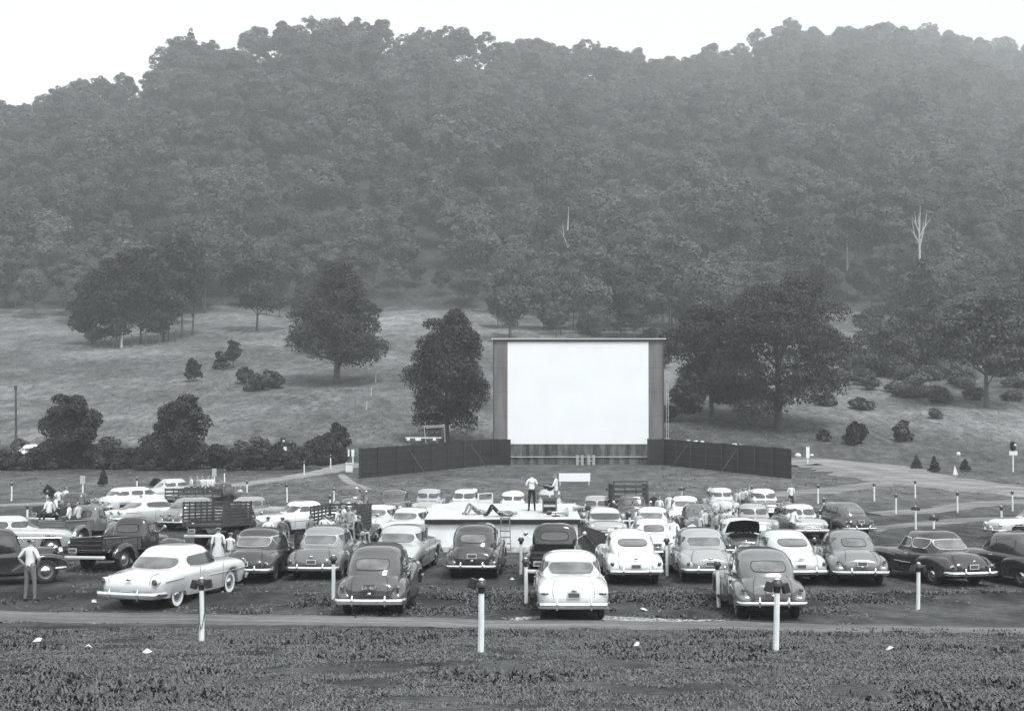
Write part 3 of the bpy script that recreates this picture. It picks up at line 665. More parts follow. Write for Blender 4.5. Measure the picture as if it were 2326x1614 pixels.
# ================================================================= people: one skinned body each, clothes by region
M_SKIN = mat('skin', .30, .55, var=.08)
M_HAIR = mat('hair_dark', .02, .6); M_HAIRL = mat('hair_light', .28, .6)
M_SHOE = mat('shoe_leather', .02, .5)
def cloth(v): return mat('cloth_%d' % int(v*1000), v, .85, var=.12, vscale=8, bump=.3, bscale=18)
def person_mesh(pose='stand', shirt=.7, legs=.2, hair=.02, skirt=False, arms='down', fingers=True, lean=0.0, h=1.75, hat=None):
    """returns a mesh: feet (or seat) at the origin, facing +y"""
    V = {}; E = []; r = {}; kind = {}
    def j(n, p, rad, k): V[n] = Vector(p); r[n] = rad if hasattr(rad, '__len__') else (rad, rad); kind[n] = k
    def link(a, b): E.append((a, b))
    if pose in ('stand', 'walk'):
        st = .12 if pose == 'stand' else .1
        j('pelvis', (0,0,.95), (.155,.115), 'L'); j('waist', (0,.005,1.08), (.15,.11), 'S')
        j('chest', (0,.02,1.28), (.165,.115), 'S'); j('neckb', (0,.0,1.45), (.10,.075), 'S'); hips = .09
        for s, n in ((-1,'l'), (1,'r')):
            fwd = (.12*s if pose == 'walk' else .02*s)
            j('hip'+n, (s*hips,0,.88), .095, 'L'); j('knee'+n, (s*st,fwd*.6+.02,.50), .062, 'L'); j('ank'+n, (s*(st+.02),fwd,.11), .045, 'L')
            j('heel'+n, (s*(st+.02),fwd-.03,.045), .04, 'B'); j('toe'+n, (s*(st+.05),fwd+.16,.035), .035, 'B')
            link('pelvis','hip'+n); link('hip'+n,'knee'+n); link('knee'+n,'ank'+n); link('ank'+n,'heel'+n); link('heel'+n,'toe'+n)
        top = 1.45
    elif pose == 'sit':
        j('pelvis', (0,0,.12), (.165,.125), 'L'); j('waist', (0,.0,.28), (.155,.12), 'S')
        j('chest', (0,.03,.48), (.165,.12), 'S'); j('neckb', (0,.03,.65), (.10,.075), 'S')
        for s, n in ((-1,'l'), (1,'r')):
            j('hip'+n, (s*.09,.04,.10), .09, 'L'); j('knee'+n, (s*.13,.44,.16), .062, 'L'); j('ank'+n, (s*.12,.50,-.24), .045, 'L')
            j('toe'+n, (s*.13,.64,-.30), .035, 'B')
            link('pelvis','hip'+n); link('hip'+n,'knee'+n); link('knee'+n,'ank'+n); link('ank'+n,'toe'+n)
        top = .65
    elif pose == 'lie':   # on the back, knees raised, head towards +x
        j('pelvis', (0,0,.12), (.12,.16), 'L'); j('waist', (.14,0,.12), (.11,.15), 'S')
        j('chest', (.34,0,.13), (.12,.17), 'S'); j('neckb', (.5,0,.12), (.08,.10), 'S')
        for s, n in ((-1,'l'), (1,'r')):
            j('hip'+n, (-.07,s*.09,.12), .095, 'L'); j('knee'+n, (-.40,s*.12,.46+.05*s), .065, 'L'); j('ank'+n, (-.62,s*.13,.08), .046, 'L'); j('toe'+n, (-.78,s*.13,.05), .036, 'B')
            link('pelvis','hip'+n); link('hip'+n,'knee'+n); link('knee'+n,'ank'+n); link('ank'+n,'toe'+n)
    link('pelvis','waist'); link('waist','chest'); link('chest','neckb')
    if pose == 'lie':
        j('neck', (.58,0,.12), .055, 'K'); j('chin', (.65,0,.14), (.085,.08), 'K'); j('head', (.75,0,.14), (.12,.105), 'H'); j('nose', (.70,0,.235), .014, 'K')
        link('neckb','neck'); link('neck','chin'); link('chin','head'); link('chin','nose')
        sh = [(.44, s*.17, .13) for s in (-1,1)]
    else:
        j('neck', (0,.01,top+.07), .052, 'K'); j('jaw', (0,.03,top+.135), (.078,.088), 'K'); j('head', (0,.005,top+.225), (.105,.125), 'H'); j('crown', (0,-.01,top+.275), (.085,.10), 'H'); j('nose', (0,.15,top+.165), .016, 'K')
        link('neckb','neck'); link('neck','jaw'); link('jaw','head'); link('head','crown'); link('jaw','nose')
        for s, n in ((-1,'l'), (1,'r')):
            j('ear'+n, (s*.115,.0,top+.18), .018, 'K'); link('head', 'ear'+n)
        sh = [(s*.175, .0, top-.06) for s in (-1,1)]
    for i, (s, n) in enumerate(((-1,'l'), (1,'r'))):
        S = Vector(sh[i]); up, lo = .29, .26
        if pose == 'lie': el = S + Vector((-.2, s*.16, -.04)); wr = el + Vector((-.22, -s*.1, .12)); d = Vector((-1, -s*.2, .1)).normalized()
        elif arms == 'down': el = S + Vector((s*.06, -.03, -up)); wr = el + Vector((s*.01, .07, -lo)); d = Vector((0, .2, -1)).normalized()
        elif arms == 'fold': el = S + Vector((s*.10, .03, -up*.93)); wr = el + Vector((-s*.19, .17, .05)); d = Vector((-s, .25, .15)).normalized()
        elif arms == 'hips': el = S + Vector((s*.17, -.06, -up*.75)); wr = el + Vector((-s*.13, .1, -.19)); d = Vector((-s*.6, .5, -.4)).normalized()
        elif arms == 'hold': el = S + Vector((s*.07, .06, -up*.9)); wr = el + Vector((-s*.06, .24, .06)); d = Vector((-s*.5, .8, .1)).normalized()
        elif arms == 'guitar':
            if s < 0: el = S + Vector((-.10, .12, -.24)); wr = el + Vector((-.18, .20, .08)); d = Vector((-.3, .9, .2)).normalized()
            else: el = S + Vector((.10, .0, -.27)); wr = el + Vector((-.16, .2, .0)); d = Vector((-.8, .5, -.1)).normalized()
        elif arms == 'lap': el = S + Vector((s*.08, .04, -up*.95)); wr = el + Vector((-s*.07, .22, -.04)); d = Vector((-s*.3, .9, -.2)).normalized()
        elif arms == 'up':
            if s < 0: el = S + Vector((-.2, .08, -.05)); wr = el + Vector((.03, .1, .22)); d = Vector((.2, .1, 1)).normalized()
            else: el = S + Vector((.06, -.03, -up)); wr = el + Vector((.01, .07, -lo)); d = Vector((0, .2, -1)).normalized()
        j('sh'+n, S, .062, 'S'); j('el'+n, el, .042, 'A'); j('wr'+n, wr, .028, 'K'); j('palm'+n, wr + d*.055, (.034,.02), 'K')
        link('neckb' if pose != 'lie' else 'neckb', 'sh'+n); link('sh'+n,'el'+n); link('el'+n,'wr'+n); link('wr'+n,'palm'+n)
        if fingers:
            side = d.cross(Vector((0,0,1)) if abs(d.z) < .8 else Vector((0,1,0))).normalized(); curl = side.cross(d).normalized() * (-1 if abs(d.z) < .8 else 1)
            for q, L in ((-1.5,.055), (-.5,.07), (.5,.075), (1.5,.066)):
                a = 'f%s%g' % (n, q); base = wr + d*.085 + side*q*.016
                j(a, base, .0085, 'K'); j(a+'t', base + d*L*.6 + curl*.012, .0078, 'K'); j(a+'e', base + d*L*.85 + curl*.034, .0066, 'K')
                link('palm'+n, a); link(a, a+'t'); link(a+'t', a+'e')
            a = 'th'+n; j(a, wr + d*.04 + side*.035*(1 if s > 0 else -1) + curl*.01, .0095, 'K'); j(a+'e', wr + d*.085 + side*.05*(1 if s > 0 else -1) + curl*.025, .008, 'K')
            link('palm'+n, a); link(a, a+'e')
    if lean:
        m = Matrix.Rotation(lean, 3, 'X'); c0 = V['pelvis'].copy()
        for n_ in V:
            if not n_.startswith(('hip','knee','ank','toe','heel','pelvis')): V[n_] = m @ (V[n_] - c0) + c0
    names = list(V); idx = {n: i for i, n in enumerate(names)}; sc = h / 1.75
    me = bpy.data.meshes.new('body_rig'); me.from_pydata([V[n]*sc for n in names], [(idx[a], idx[b]) for a, b in E], [])
    ob = bpy.data.objects.new('rig', me); COL.objects.link(ob)
    md = ob.modifiers.new('s', 'SKIN'); md.use_smooth_shade = True; md.branch_smoothing = .3
    for i, n in enumerate(names):
        sv = me.skin_vertices[0].data[i]; sv.radius = (r[n][0]*sc, r[n][1]*sc); sv.use_root = (n == 'pelvis')
    sb = ob.modifiers.new('b', 'SUBSURF'); sb.levels = 1; sb.render_levels = 1
    dg = bpy.context.evaluated_depsgraph_get(); dg.update()
    out = bpy.data.meshes.new_from_object(ob.evaluated_get(dg)); bpy.data.objects.remove(ob)
    mats = [cloth(legs), cloth(shirt), M_SKIN, M_HAIR if hair < .1 else M_HAIRL, M_SHOE]
    out.materials.clear()
    for m in mats: out.materials.append(m)
    seg = [(V[a]*sc, V[b]*sc, kind[a], kind[b]) for a, b in E]
    A = np.array([s[0] for s in seg]); B = np.array([s[1] for s in seg]); D = B - A; L2 = (D*D).sum(1)
    co = np.empty(len(out.vertices)*3); out.vertices.foreach_get('co', co); co = co.reshape(-1, 3)
    headc = V['head']*sc
    for p in out.polygons:
        c = co[list(p.vertices)].mean(0); t = np.clip(((c - A) * D).sum(1) / L2, 0, 1); dd = ((A + D*t[:,None] - c)**2).sum(1); i = int(dd.argmin())
        k = seg[i][2] if t[i] < .5 else seg[i][3]
        if skirt and pose != 'lie' and k == 'L' and c[2] < (.75 if pose != 'sit' else .05)*sc: k = 'K'
        m = {'L': 0, 'S': 1, 'A': 2 if t[i] > .75 else 1, 'K': 2, 'H': 3, 'B': 4}[k]
        if seg[i][2] == 'S' and seg[i][3] == 'A': m = 1 if t[i] < .8 else 2
        if seg[i][2] == 'A': m = 2
        if seg[i][2] == 'K' and seg[i][3] == 'H' or k == 'H':
            f = c - np.array(headc)
            face = (f[1] > .025*sc and f[2] < .035*sc) if pose != 'lie' else (f[2] > .0 and f[0] < .05)
            m = 2 if face or (pose != 'lie' and f[2] < -.06*sc) else 3
        p.material_index = m; p.use_smooth = True
    return out
def skirt_part(parent, v, pose, h=1.65):
    sc = h/1.75; mb = MB(); n = 20; rings = []
    for z, a, b in ((1.06,.14,.11), (.95,.18,.14), (.8,.21,.18), (.6,.25,.22), (.45,.29,.26)):
        rings.append([(a*sc*math.cos(2*math.pi*k/n)*(1+.05*math.cos(k*math.pi)*(1.06-z)), b*sc*math.sin(2*math.pi*k/n)*(1+.05*math.cos(k*math.pi)*(1.06-z)), z*sc) for k in range(n)])
    vv = [p for q in rings for p in q]; f = [(i*n+k, (i+1)*n+k, (i+1)*n+(k+1)%n, i*n+(k+1)%n) for i in range(len(rings)-1) for k in range(n)]
    mb.add(vv, f); return mb.build('skirt', [cloth(v)], parent, smooth=60)
_pm = {}
def person(label, loc, rz, group=None, **kw):
    key = repr(sorted(kw.items()))
    if key not in _pm: _pm[key] = person_mesh(**kw)
    o = bpy.data.objects.new('person', _pm[key]); COL.objects.link(o); o.location = loc; o.rotation_euler = (0, 0, rz)
    tag(o, label, 'person', group)
    if kw.get('skirt') and kw.get('pose', 'stand') == 'stand': skirt_part(o, kw.get('legs', .6), 'stand', kw.get('h', 1.75))
    return o
# ================================================================= trees
def leaf_mat(name, v, var=.35):
    m, nt, b = new_mat(name)
    oi = N(nt, 'ShaderNodeObjectInfo'); geo = N(nt, 'ShaderNodeNewGeometry')
    n = N(nt, 'ShaderNodeTexNoise'); n.inputs['Scale'].default_value = .45; n.inputs['Detail'].default_value = 2
    tc = N(nt, 'ShaderNodeTexCoord'); nt.links.new(tc.outputs['Object'], n.inputs['Vector'])
    a = N(nt, 'ShaderNodeMapRange'); a.inputs[3].default_value = 1 - var; a.inputs[4].default_value = 1 + var*1.4; nt.links.new(oi.outputs['Random'], a.inputs[0])
    c = N(nt, 'ShaderNodeMapRange'); c.inputs[3].default_value = .75; c.inputs[4].default_value = 1.28; nt.links.new(geo.outputs['Random Per Island'], c.inputs[0])
    d = N(nt, 'ShaderNodeMapRange'); d.inputs[1].default_value = .35; d.inputs[2].default_value = .65; d.inputs[3].default_value = .75; d.inputs[4].default_value = 1.25; nt.links.new(n.outputs[0], d.inputs[0])
    m1 = N(nt, 'ShaderNodeMath', operation='MULTIPLY'); m2 = N(nt, 'ShaderNodeMath', operation='MULTIPLY')
    nt.links.new(a.outputs[0], m1.inputs[0]); nt.links.new(c.outputs[0], m1.inputs[1]); nt.links.new(m1.outputs[0], m2.inputs[0]); nt.links.new(d.outputs[0], m2.inputs[1])
    mx = N(nt, 'ShaderNodeMix', data_type='RGBA', blend_type='MULTIPLY'); mx.inputs[0].default_value = 1; mx.inputs[6].default_value = grey(v)
    nt.links.new(m2.outputs[0], mx.inputs[7]); nt.links.new(mx.outputs[2], b.inputs['Base Color'])
    b.inputs['Roughness'].default_value = .6; b.inputs['Specular IOR Level'].default_value = .35
    return m
M_LEAF = leaf_mat('foliage', .054, .5); M_LEAFD = leaf_mat('foliage_dark', .026, .2); M_LEAFM = leaf_mat('foliage_mid', .045, .25); M_CONIFER = leaf_mat('conifer_needles', .028, .2)
M_BARK = mat('bark', .07, .9, var=.35, vscale=3, bump=.6, bscale=12, stretch=(3, 3, .6)); M_BARKL = mat('bare_pale_wood', .42, .8, var=.25, vscale=2, stretch=(3, 3, .5))
def leaves(lobes, n, size, seed, up=.35, shell=.55, jitter=.8, flat=1.0):
    """irregular leaf sprays spread through the outer shells of many lobes; lobes rows (cx, cy, cz, rx, ry, rz)"""
    g = np.random.default_rng(seed); L = np.array(lobes, float)
    wgt = (L[:,3]*L[:,4] + L[:,4]*L[:,5] + L[:,3]*L[:,5]); wgt = wgt / wgt.sum()
    k = g.choice(len(L), int(n*1.5), p=wgt)
    d = g.normal(size=(len(k), 3)); d /= np.linalg.norm(d, axis=1)[:,None]
    d[:,2] = np.where((d[:,2] < -.25) & (g.random(len(k)) < .6), -d[:,2], d[:,2])
    rad = 1 - shell * g.random(len(k)) ** 1.8 + g.normal(size=len(k)) * .06
    P = L[k,:3] + d * L[k,3:] * rad[:,None]
    inside = np.zeros(len(k), bool)
    for i in range(len(L)):
        q = ((P - L[i,:3]) / L[i,3:]); inside |= ((q*q).sum(1) < .42) & (k != i)
    P = P[~inside][:n]; d = d[~inside][:n]; m = len(P)
    nr = d + g.normal(size=(m, 3)) * jitter + np.array([0, 0, up]); nr /= np.linalg.norm(nr, axis=1)[:,None]
    t = np.cross(nr, g.normal(size=(m, 3))); t /= np.linalg.norm(t, axis=1)[:,None]; b = np.cross(nr, t)
    s = size * (.55 + .9 * g.random(m))[:,None]
    asp = (.45 + .5 * g.random(m))[:,None]
    v = np.stack([P - t*s, P - b*s*asp*(.4 + .6*g.random((m,1))) , P + t*s*(.7+.5*g.random((m,1))), P + b*s*asp + nr*s*.25], 1).reshape(-1, 3)
    return v, np.arange(m*4).reshape(-1, 4)
def crown_lobes(seed, h, w, base, n=14, shape='round', lean=0):
    """lobes for a crown of height h from base up, full width w"""
    g = np.random.default_rng(seed); out = []; hw = w/2
    for i in range(n):
        t = (i + g.random()) / n
        if shape == 'round': prof = math.sin(math.pi * (.12 + .80 * t)) ** .7
        elif shape == 'cone': prof = (1 - t) ** .8 * .95 + .08
        elif shape == 'oak': prof = .55 + .45*math.sin(math.pi*(.1+.7*t)) if t < .8 else .55
        elif shape == 'pyr': prof = ((1 - t) ** .5) * .92 + .12
        elif shape == 'bush': prof = math.cos(t*1.25) ** .6
        elif shape == 'column': prof = .8*math.sin(math.pi*(.15+.78*t))**.5
        an = g.random() * 6.283; r0 = hw * prof * (.45 + .35 * g.random()) if shape != 'cone' else hw*prof*.12
        rr = hw * (.30 + .2*g.random()) * (prof*.6 + .4); rz = rr * (.55 + .35*g.random())
        if shape in ('oak',): rz *= .6; rr *= 1.0; r0 = hw*prof*(.35 + .42*g.random())
        if shape == 'pyr': rr = hw*.32*(prof*.6+.4); rz = rr*.6; r0 = hw*prof*(.15 + .62*g.random())
        if shape == 'cone': rr = hw*prof*.85; rz = h/n*.8
        out.append((math.cos(an)*r0 + lean*t*h, math.sin(an)*r0, base + rz*.6 + t*(h - rz*1.4), rr, rr, rz))
    if shape in ('round', 'oak', 'column', 'bush'): out.append((0, 0, base + h*.5, hw*.55, hw*.55, h*.40))
    return out
def dome_lobes(seed, h, w, base, n=12, top=1.0):
    """one full dome broken up by smaller bumps"""
    g = np.random.default_rng(seed); hw = w/2; zc = base + h*.48
    out = [(0, 0, zc, hw*.74, hw*.74, h*.44)]
    for i in range(n):
        an = g.random()*6.283; el = math.asin(min(1, -.25 + 1.2*g.random())); r = hw*(.28 + .2*g.random())
        out.append((math.cos(an)*math.cos(el)*hw*.68, math.sin(an)*math.cos(el)*hw*.68, zc + math.sin(el)*h*.40*top, r, r, r*.85))
    return out
def trunk_mb(h, r, lobes, seed, n_limb=7, fork=.35, wob=.12):
    g = random.Random(seed); mb = MB(); pts = []; rs = []
    for k in range(9):
        t = k/8; pts.append((math.sin(t*3+seed)*wob*h*.1, math.cos(t*2.3+seed)*wob*h*.1, -.3 + t*h)); rs.append(r*(1.5 if k == 0 else 1.0)*(1 - .75*t))
    mb.tube(pts, rs, 9)
    for L in sorted(lobes, key=lambda q: -q[3])[:n_limb]:
        t0 = fork + g.random()*.35; p0 = Vector(pts[int(t0*8)]); e = Vector(L[:3])
        if e.z < p0.z: p0 = Vector(pts[max(1, int(t0*5))])
        m_ = p0.lerp(e, .5) + Vector((0, 0, -.05*h*g.random())); q = r*.42
        mb.tube([p0, m_, e], [q, q*.6, q*.2], 6)
        for _ in range(2):
            e2 = e + Vector((g.uniform(-1,1)*L[3], g.uniform(-1,1)*L[4], g.uniform(0,1)*L[5])); mb.tube([m_, m_.lerp(e2, .6), e2], [q*.4, q*.25, q*.1], 5)
    return mb
def tree(name, label, loc, h, w, base, seed, shape='round', n=6000, size=.26, tr=None, m=None, lobes=14, group=None, lean=0, limb=7, cat='tree', lb=None, rz=0, **lk):
    o = empty(name, loc, rz); tag(o, label, cat, group)
    Lb = lb or crown_lobes(seed, h - base, w, base, lobes, shape, lean)
    v, f = leaves(Lb, n, size, seed, **lk)
    c = bpy.data.objects.new('crown' if cat == 'tree' else 'foliage', np_mesh('crown', v, f, m or M_LEAFD)); COL.objects.link(c); c.parent = o
    trunk_mb(h*.82, tr or h*.018, Lb, seed, limb).build('trunk' if cat == 'tree' else 'stem', [M_BARK], o, smooth=60)
    return o
# ================================================================= camera, light, air
cam = bpy.data.cameras.new('camera'); co = bpy.data.objects.new('camera', cam); COL.objects.link(co)
co.location = (0, 0, CAMZ); co.rotation_euler = (R(90) + PITCH, 0, 0); cam.sensor_width = 36; cam.lens = 36 * FPX / 2326
cam.clip_start = .1; cam.clip_end = 6000; scene.camera = co
SUN_EL, SUN_AZ = 62, 148     # degrees; azimuth from +y, clockwise
w = bpy.data.worlds.new('World'); scene.world = w; w.use_nodes = True; nt = w.node_tree
sky = nt.nodes.new('ShaderNodeTexSky'); sky.sky_type = 'NISHITA'; sky.sun_disc = False
sky.sun_elevation = R(SUN_EL); sky.sun_rotation = R(SUN_AZ); sky.air_density = 3.0; sky.dust_density = 1; sky.ozone_density = 1
bw = nt.nodes.new('ShaderNodeRGBToBW'); nt.links.new(sky.outputs[0], bw.inputs[0])
cb = nt.nodes.new('ShaderNodeCombineColor'); 
for i, k in enumerate((.99, .995, 1.02)):
    mm = nt.nodes.new('ShaderNodeMath'); mm.operation = 'MULTIPLY'; mm.inputs[1].default_value = k
    nt.links.new(bw.outputs[0], mm.inputs[0]); nt.links.new(mm.outputs[0], cb.inputs[i])
bg = nt.nodes['Background']; nt.links.new(cb.outputs[0], bg.inputs[0]); bg.inputs[1].default_value = .15
sl = bpy.data.lights.new('sun', 'SUN'); sl.energy = 2.0; sl.angle = R(16); sl.color = (1, .995, .985)
so = bpy.data.objects.new('sun', sl); COL.objects.link(so)
a_, e_ = R(SUN_AZ), R(SUN_EL); sd = Vector((math.sin(a_)*math.cos(e_), math.cos(a_)*math.cos(e_), math.sin(e_)))
so.rotation_euler = sd.to_track_quat('Z', 'Y').to_euler()
scene.view_settings.view_transform = 'Standard'; scene.view_settings.look = 'None'; scene.view_settings.exposure = EXPOSURE
scene.cycles.use_denoising = True
scene.cycles.max_bounces = 6; scene.cycles.diffuse_bounces = 3; scene.cycles.glossy_bounces = 3; scene.cycles.volume_bounces = 1
# haze
hz = MB(); hz.box((0, 740, 222), (2900, 1620, 462)); hzo = hz.build('haze', []); tag(hzo, 'pale damp haze thickening towards the ridge', kind='stuff')
hm = bpy.data.materials.new('haze'); hm.use_nodes = True; hn = hm.node_tree; hn.nodes.clear()
ho = hn.nodes.new('ShaderNodeOutputMaterial'); pv = hn.nodes.new('ShaderNodeVolumePrincipled'); pv.inputs['Density'].default_value = HAZE
pv.inputs['Color'].default_value = (.93, .98, .99, 1); pv.inputs['Anisotropy'].default_value = .25
hn.links.new(pv.outputs[0], ho.inputs['Volume']); hzo.data.materials.append(hm)

# ================================================================= ground
def ground_mat():
    m, nt, b = new_mat('grass_and_earth')
    geo = N(nt, 'ShaderNodeNewGeometry'); at_ = N(nt, 'ShaderNodeAttribute', attribute_name='zone')
    sep = N(nt, 'ShaderNodeSeparateColor'); nt.links.new(at_.outputs['Color'], sep.inputs[0])
    def noise(scale, det=4, st=(1,1,1), rough=.6):
        mp = N(nt, 'ShaderNodeMapping'); mp.inputs['Scale'].default_value = st; nt.links.new(geo.outputs['Position'], mp.inputs[0])
        n = N(nt, 'ShaderNodeTexNoise'); n.inputs['Scale'].default_value = scale; n.inputs['Detail'].default_value = det; n.inputs['Roughness'].default_value = rough
        nt.links.new(mp.outputs[0], n.inputs['Vector']); return n.outputs[0]
    def rng_(src, a, b_, c, d):
        r = N(nt, 'ShaderNodeMapRange'); r.inputs[1].default_value = a; r.inputs[2].default_value = b_; r.inputs[3].default_value = c; r.inputs[4].default_value = d
        nt.links.new(src, r.inputs[0]); return r.outputs[0]
    def mul(a, b_):
        x = N(nt, 'ShaderNodeMath', operation='MULTIPLY'); nt.links.new(a, x.inputs[0])
        if isinstance(b_, float): x.inputs[1].default_value = b_
        else: nt.links.new(b_, x.inputs[1])
        return x.outputs[0]
    big = noise(.05, 4); mid = noise(.5, 5, (1, .45, 1)); fine = noise(6, 6, (.6, 1, 1), .75); grit = noise(30, 4, (1,1,1), .8)
    vf = noise(1.3, 5, (1, .5, 1), .7)
    f = mul(mul(mul(rng_(big, .3, .7, .86, 1.14), rng_(vf, .35, .65, .62, 1.4)), rng_(mid, .3, .7, .62, 1.38)), mul(rng_(fine, .28, .72, .6, 1.4), rng_(grit, .3, .7, .8, 1.2)))
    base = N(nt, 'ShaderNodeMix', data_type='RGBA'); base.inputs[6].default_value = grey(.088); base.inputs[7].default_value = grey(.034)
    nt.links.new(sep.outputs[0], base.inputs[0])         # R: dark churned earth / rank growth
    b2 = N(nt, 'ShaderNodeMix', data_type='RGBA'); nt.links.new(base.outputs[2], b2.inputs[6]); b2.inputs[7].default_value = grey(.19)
    nt.links.new(sep.outputs[1], b2.inputs[0])           # G: pale dry grass or dust
    mx = N(nt, 'ShaderNodeMix', data_type='RGBA', blend_type='MULTIPLY'); mx.inputs[0].default_value = 1
    nt.links.new(b2.outputs[2], mx.inputs[6]); nt.links.new(f, mx.inputs[7]); nt.links.new(mx.outputs[2], b.inputs['Base Color'])
    b.inputs['Roughness'].default_value = .95; b.inputs['Specular IOR Level'].default_value = .15
    bp = N(nt, 'ShaderNodeBump'); bp.inputs['Strength'].default_value = .9; bp.inputs['Distance'].default_value = .14
    nt.links.new(fine, bp.inputs['Height']); nt.links.new(bp.outputs[0], b.inputs['Normal'])
    return m
nu, nd = 420, 900
us = np.linspace(-1, 1, nu); us = np.sign(us) * (np.abs(us) * .6 + .4 * np.abs(us) ** 2.2) * 1.0
ds = np.concatenate([np.linspace(-40, 6, 24)[:-1], 6 + (1480 - 6) * (np.linspace(0, 1, nd) ** 2.3)])
UU, DD = np.meshgrid(us, ds); XX = UU * (np.maximum(DD, 0) * .62 + 45)
ZZ = tz(XX, DD)
near = np.clip((70 - DD) / 50, 0, 1) * (DD > 4)
ZZm = ZZ + near * (fbm(XX, DD, 1.1, 4, 40) * .07)
ROUGH = ((DD < 31) | ((DD > 35.4) & (DD < 38.6)))
pxx = CX + FPX * XX / np.maximum(DD, 20)
dark = np.zeros_like(XX); pale = np.zeros_like(XX)
soft_ = lambda v, a, b, e: np.clip((v - a) / e, 0, 1) * np.clip((b - v) / e, 0, 1)
n1 = fbm(XX, DD, 6, 4, 7); n2 = fbm(XX, DD, 22, 3, 9); n3 = fbm(XX, DD, 1.6, 4, 21)
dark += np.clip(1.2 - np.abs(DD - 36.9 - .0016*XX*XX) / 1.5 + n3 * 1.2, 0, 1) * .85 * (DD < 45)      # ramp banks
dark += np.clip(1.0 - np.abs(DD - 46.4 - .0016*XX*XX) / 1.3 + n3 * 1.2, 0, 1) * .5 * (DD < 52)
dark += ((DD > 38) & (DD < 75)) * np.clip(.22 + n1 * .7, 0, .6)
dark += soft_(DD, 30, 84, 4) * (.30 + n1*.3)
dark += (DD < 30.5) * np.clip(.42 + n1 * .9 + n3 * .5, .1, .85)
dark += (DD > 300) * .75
pale += np.clip(1 - np.abs(DD - 176 - .25*(XX+60)) / 12, 0, 1) * .12
past = (DD > 138) & (DD < 305)
pale += past * np.clip(n2 * 1.1 + n1 * .45 + .32, 0, .7) * np.clip((200 - np.abs(DD - 235)) / 120, 0, 1)
pale += past * np.clip(1 - np.abs(DD - 236 - (XX + 60) * .12) / 9, 0, 1) * .35 * (XX < -40)
pale += ((DD > 262) & (DD < 300)) * np.clip(1 - np.abs(pxx - 905) / 90, 0, 1) * .4
pale += ((DD > 88) & (DD < 112)) * np.clip(.18 + n1 * .4, 0, .3)
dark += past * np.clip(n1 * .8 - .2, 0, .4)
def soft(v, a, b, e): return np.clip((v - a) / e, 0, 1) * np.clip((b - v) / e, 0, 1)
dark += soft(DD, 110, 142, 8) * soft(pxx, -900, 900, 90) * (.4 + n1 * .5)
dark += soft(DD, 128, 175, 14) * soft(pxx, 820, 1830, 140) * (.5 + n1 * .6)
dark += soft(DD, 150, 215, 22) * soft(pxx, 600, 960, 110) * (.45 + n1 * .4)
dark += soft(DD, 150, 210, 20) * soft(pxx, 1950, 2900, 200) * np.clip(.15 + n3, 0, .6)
me = bpy.data.meshes.new('ground'); R_, C_ = XX.shape
idx = np.arange(R_ * C_).reshape(R_, C_)
q = np.stack([idx[:-1,:-1], idx[:-1,1:], idx[1:,1:], idx[1:,:-1]], -1).reshape(-1, 4)
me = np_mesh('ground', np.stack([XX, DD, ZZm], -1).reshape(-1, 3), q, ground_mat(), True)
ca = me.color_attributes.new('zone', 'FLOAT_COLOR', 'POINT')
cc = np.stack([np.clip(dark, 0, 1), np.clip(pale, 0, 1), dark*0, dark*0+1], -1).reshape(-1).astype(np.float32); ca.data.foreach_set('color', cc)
gr = bpy.data.objects.new('ground', me); COL.objects.link(gr); tag(gr, kind='structure')

# dirt tracks: sheets just above the ground
def dirt_mat(name, v):
    m, nt, b = new_mat(name); geo = N(nt, 'ShaderNodeNewGeometry')
    def noise(scale, st=(1,1,1), d=5):
        mp = N(nt, 'ShaderNodeMapping'); mp.inputs['Scale'].default_value = st; nt.links.new(geo.outputs['Position'], mp.inputs[0])
        n = N(nt, 'ShaderNodeTexNoise'); n.inputs['Scale'].default_value = scale; n.inputs['Detail'].default_value = d; nt.links.new(mp.outputs[0], n.inputs['Vector']); return n.outputs[0]
    n1 = noise(.7, (.25, 1, 1)); n2 = noise(7, (.5, 1, 1)); at_ = N(nt, 'ShaderNodeAttribute', attribute_name='lane')
    a = N(nt, 'ShaderNodeMapRange'); a.inputs[1].default_value = .3; a.inputs[2].default_value = .7; a.inputs[3].default_value = .65; a.inputs[4].default_value = 1.35; nt.links.new(n1, a.inputs[0])
    c = N(nt, 'ShaderNodeMapRange'); c.inputs[1].default_value = .3; c.inputs[2].default_value = .7; c.inputs[3].default_value = .8; c.inputs[4].default_value = 1.2; nt.links.new(n2, c.inputs[0])
    mu = N(nt, 'ShaderNodeMath', operation='MULTIPLY'); nt.links.new(a.outputs[0], mu.inputs[0]); nt.links.new(c.outputs[0], mu.inputs[1])
    mu2 = N(nt, 'ShaderNodeMath', operation='MULTIPLY'); nt.links.new(mu.outputs[0], mu2.inputs[0]); nt.links.new(at_.outputs['Fac'], mu2.inputs[1])
    mx = N(nt, 'ShaderNodeMix', data_type='RGBA', blend_type='MULTIPLY'); mx.inputs[0].default_value = 1; mx.inputs[6].default_value = grey(v, .3)
    nt.links.new(mu2.outputs[0], mx.inputs[7]); nt.links.new(mx.outputs[2], b.inputs['Base Color']); b.inputs['Roughness'].default_value = .95; b.inputs['Specular IOR Level'].default_value = .15
    bp = N(nt, 'ShaderNodeBump'); bp.inputs['Strength'].default_value = .6; bp.inputs['Distance'].default_value = .04; nt.links.new(n2, bp.inputs['Height']); nt.links.new(bp.outputs[0], b.inputs['Normal'])
    return m
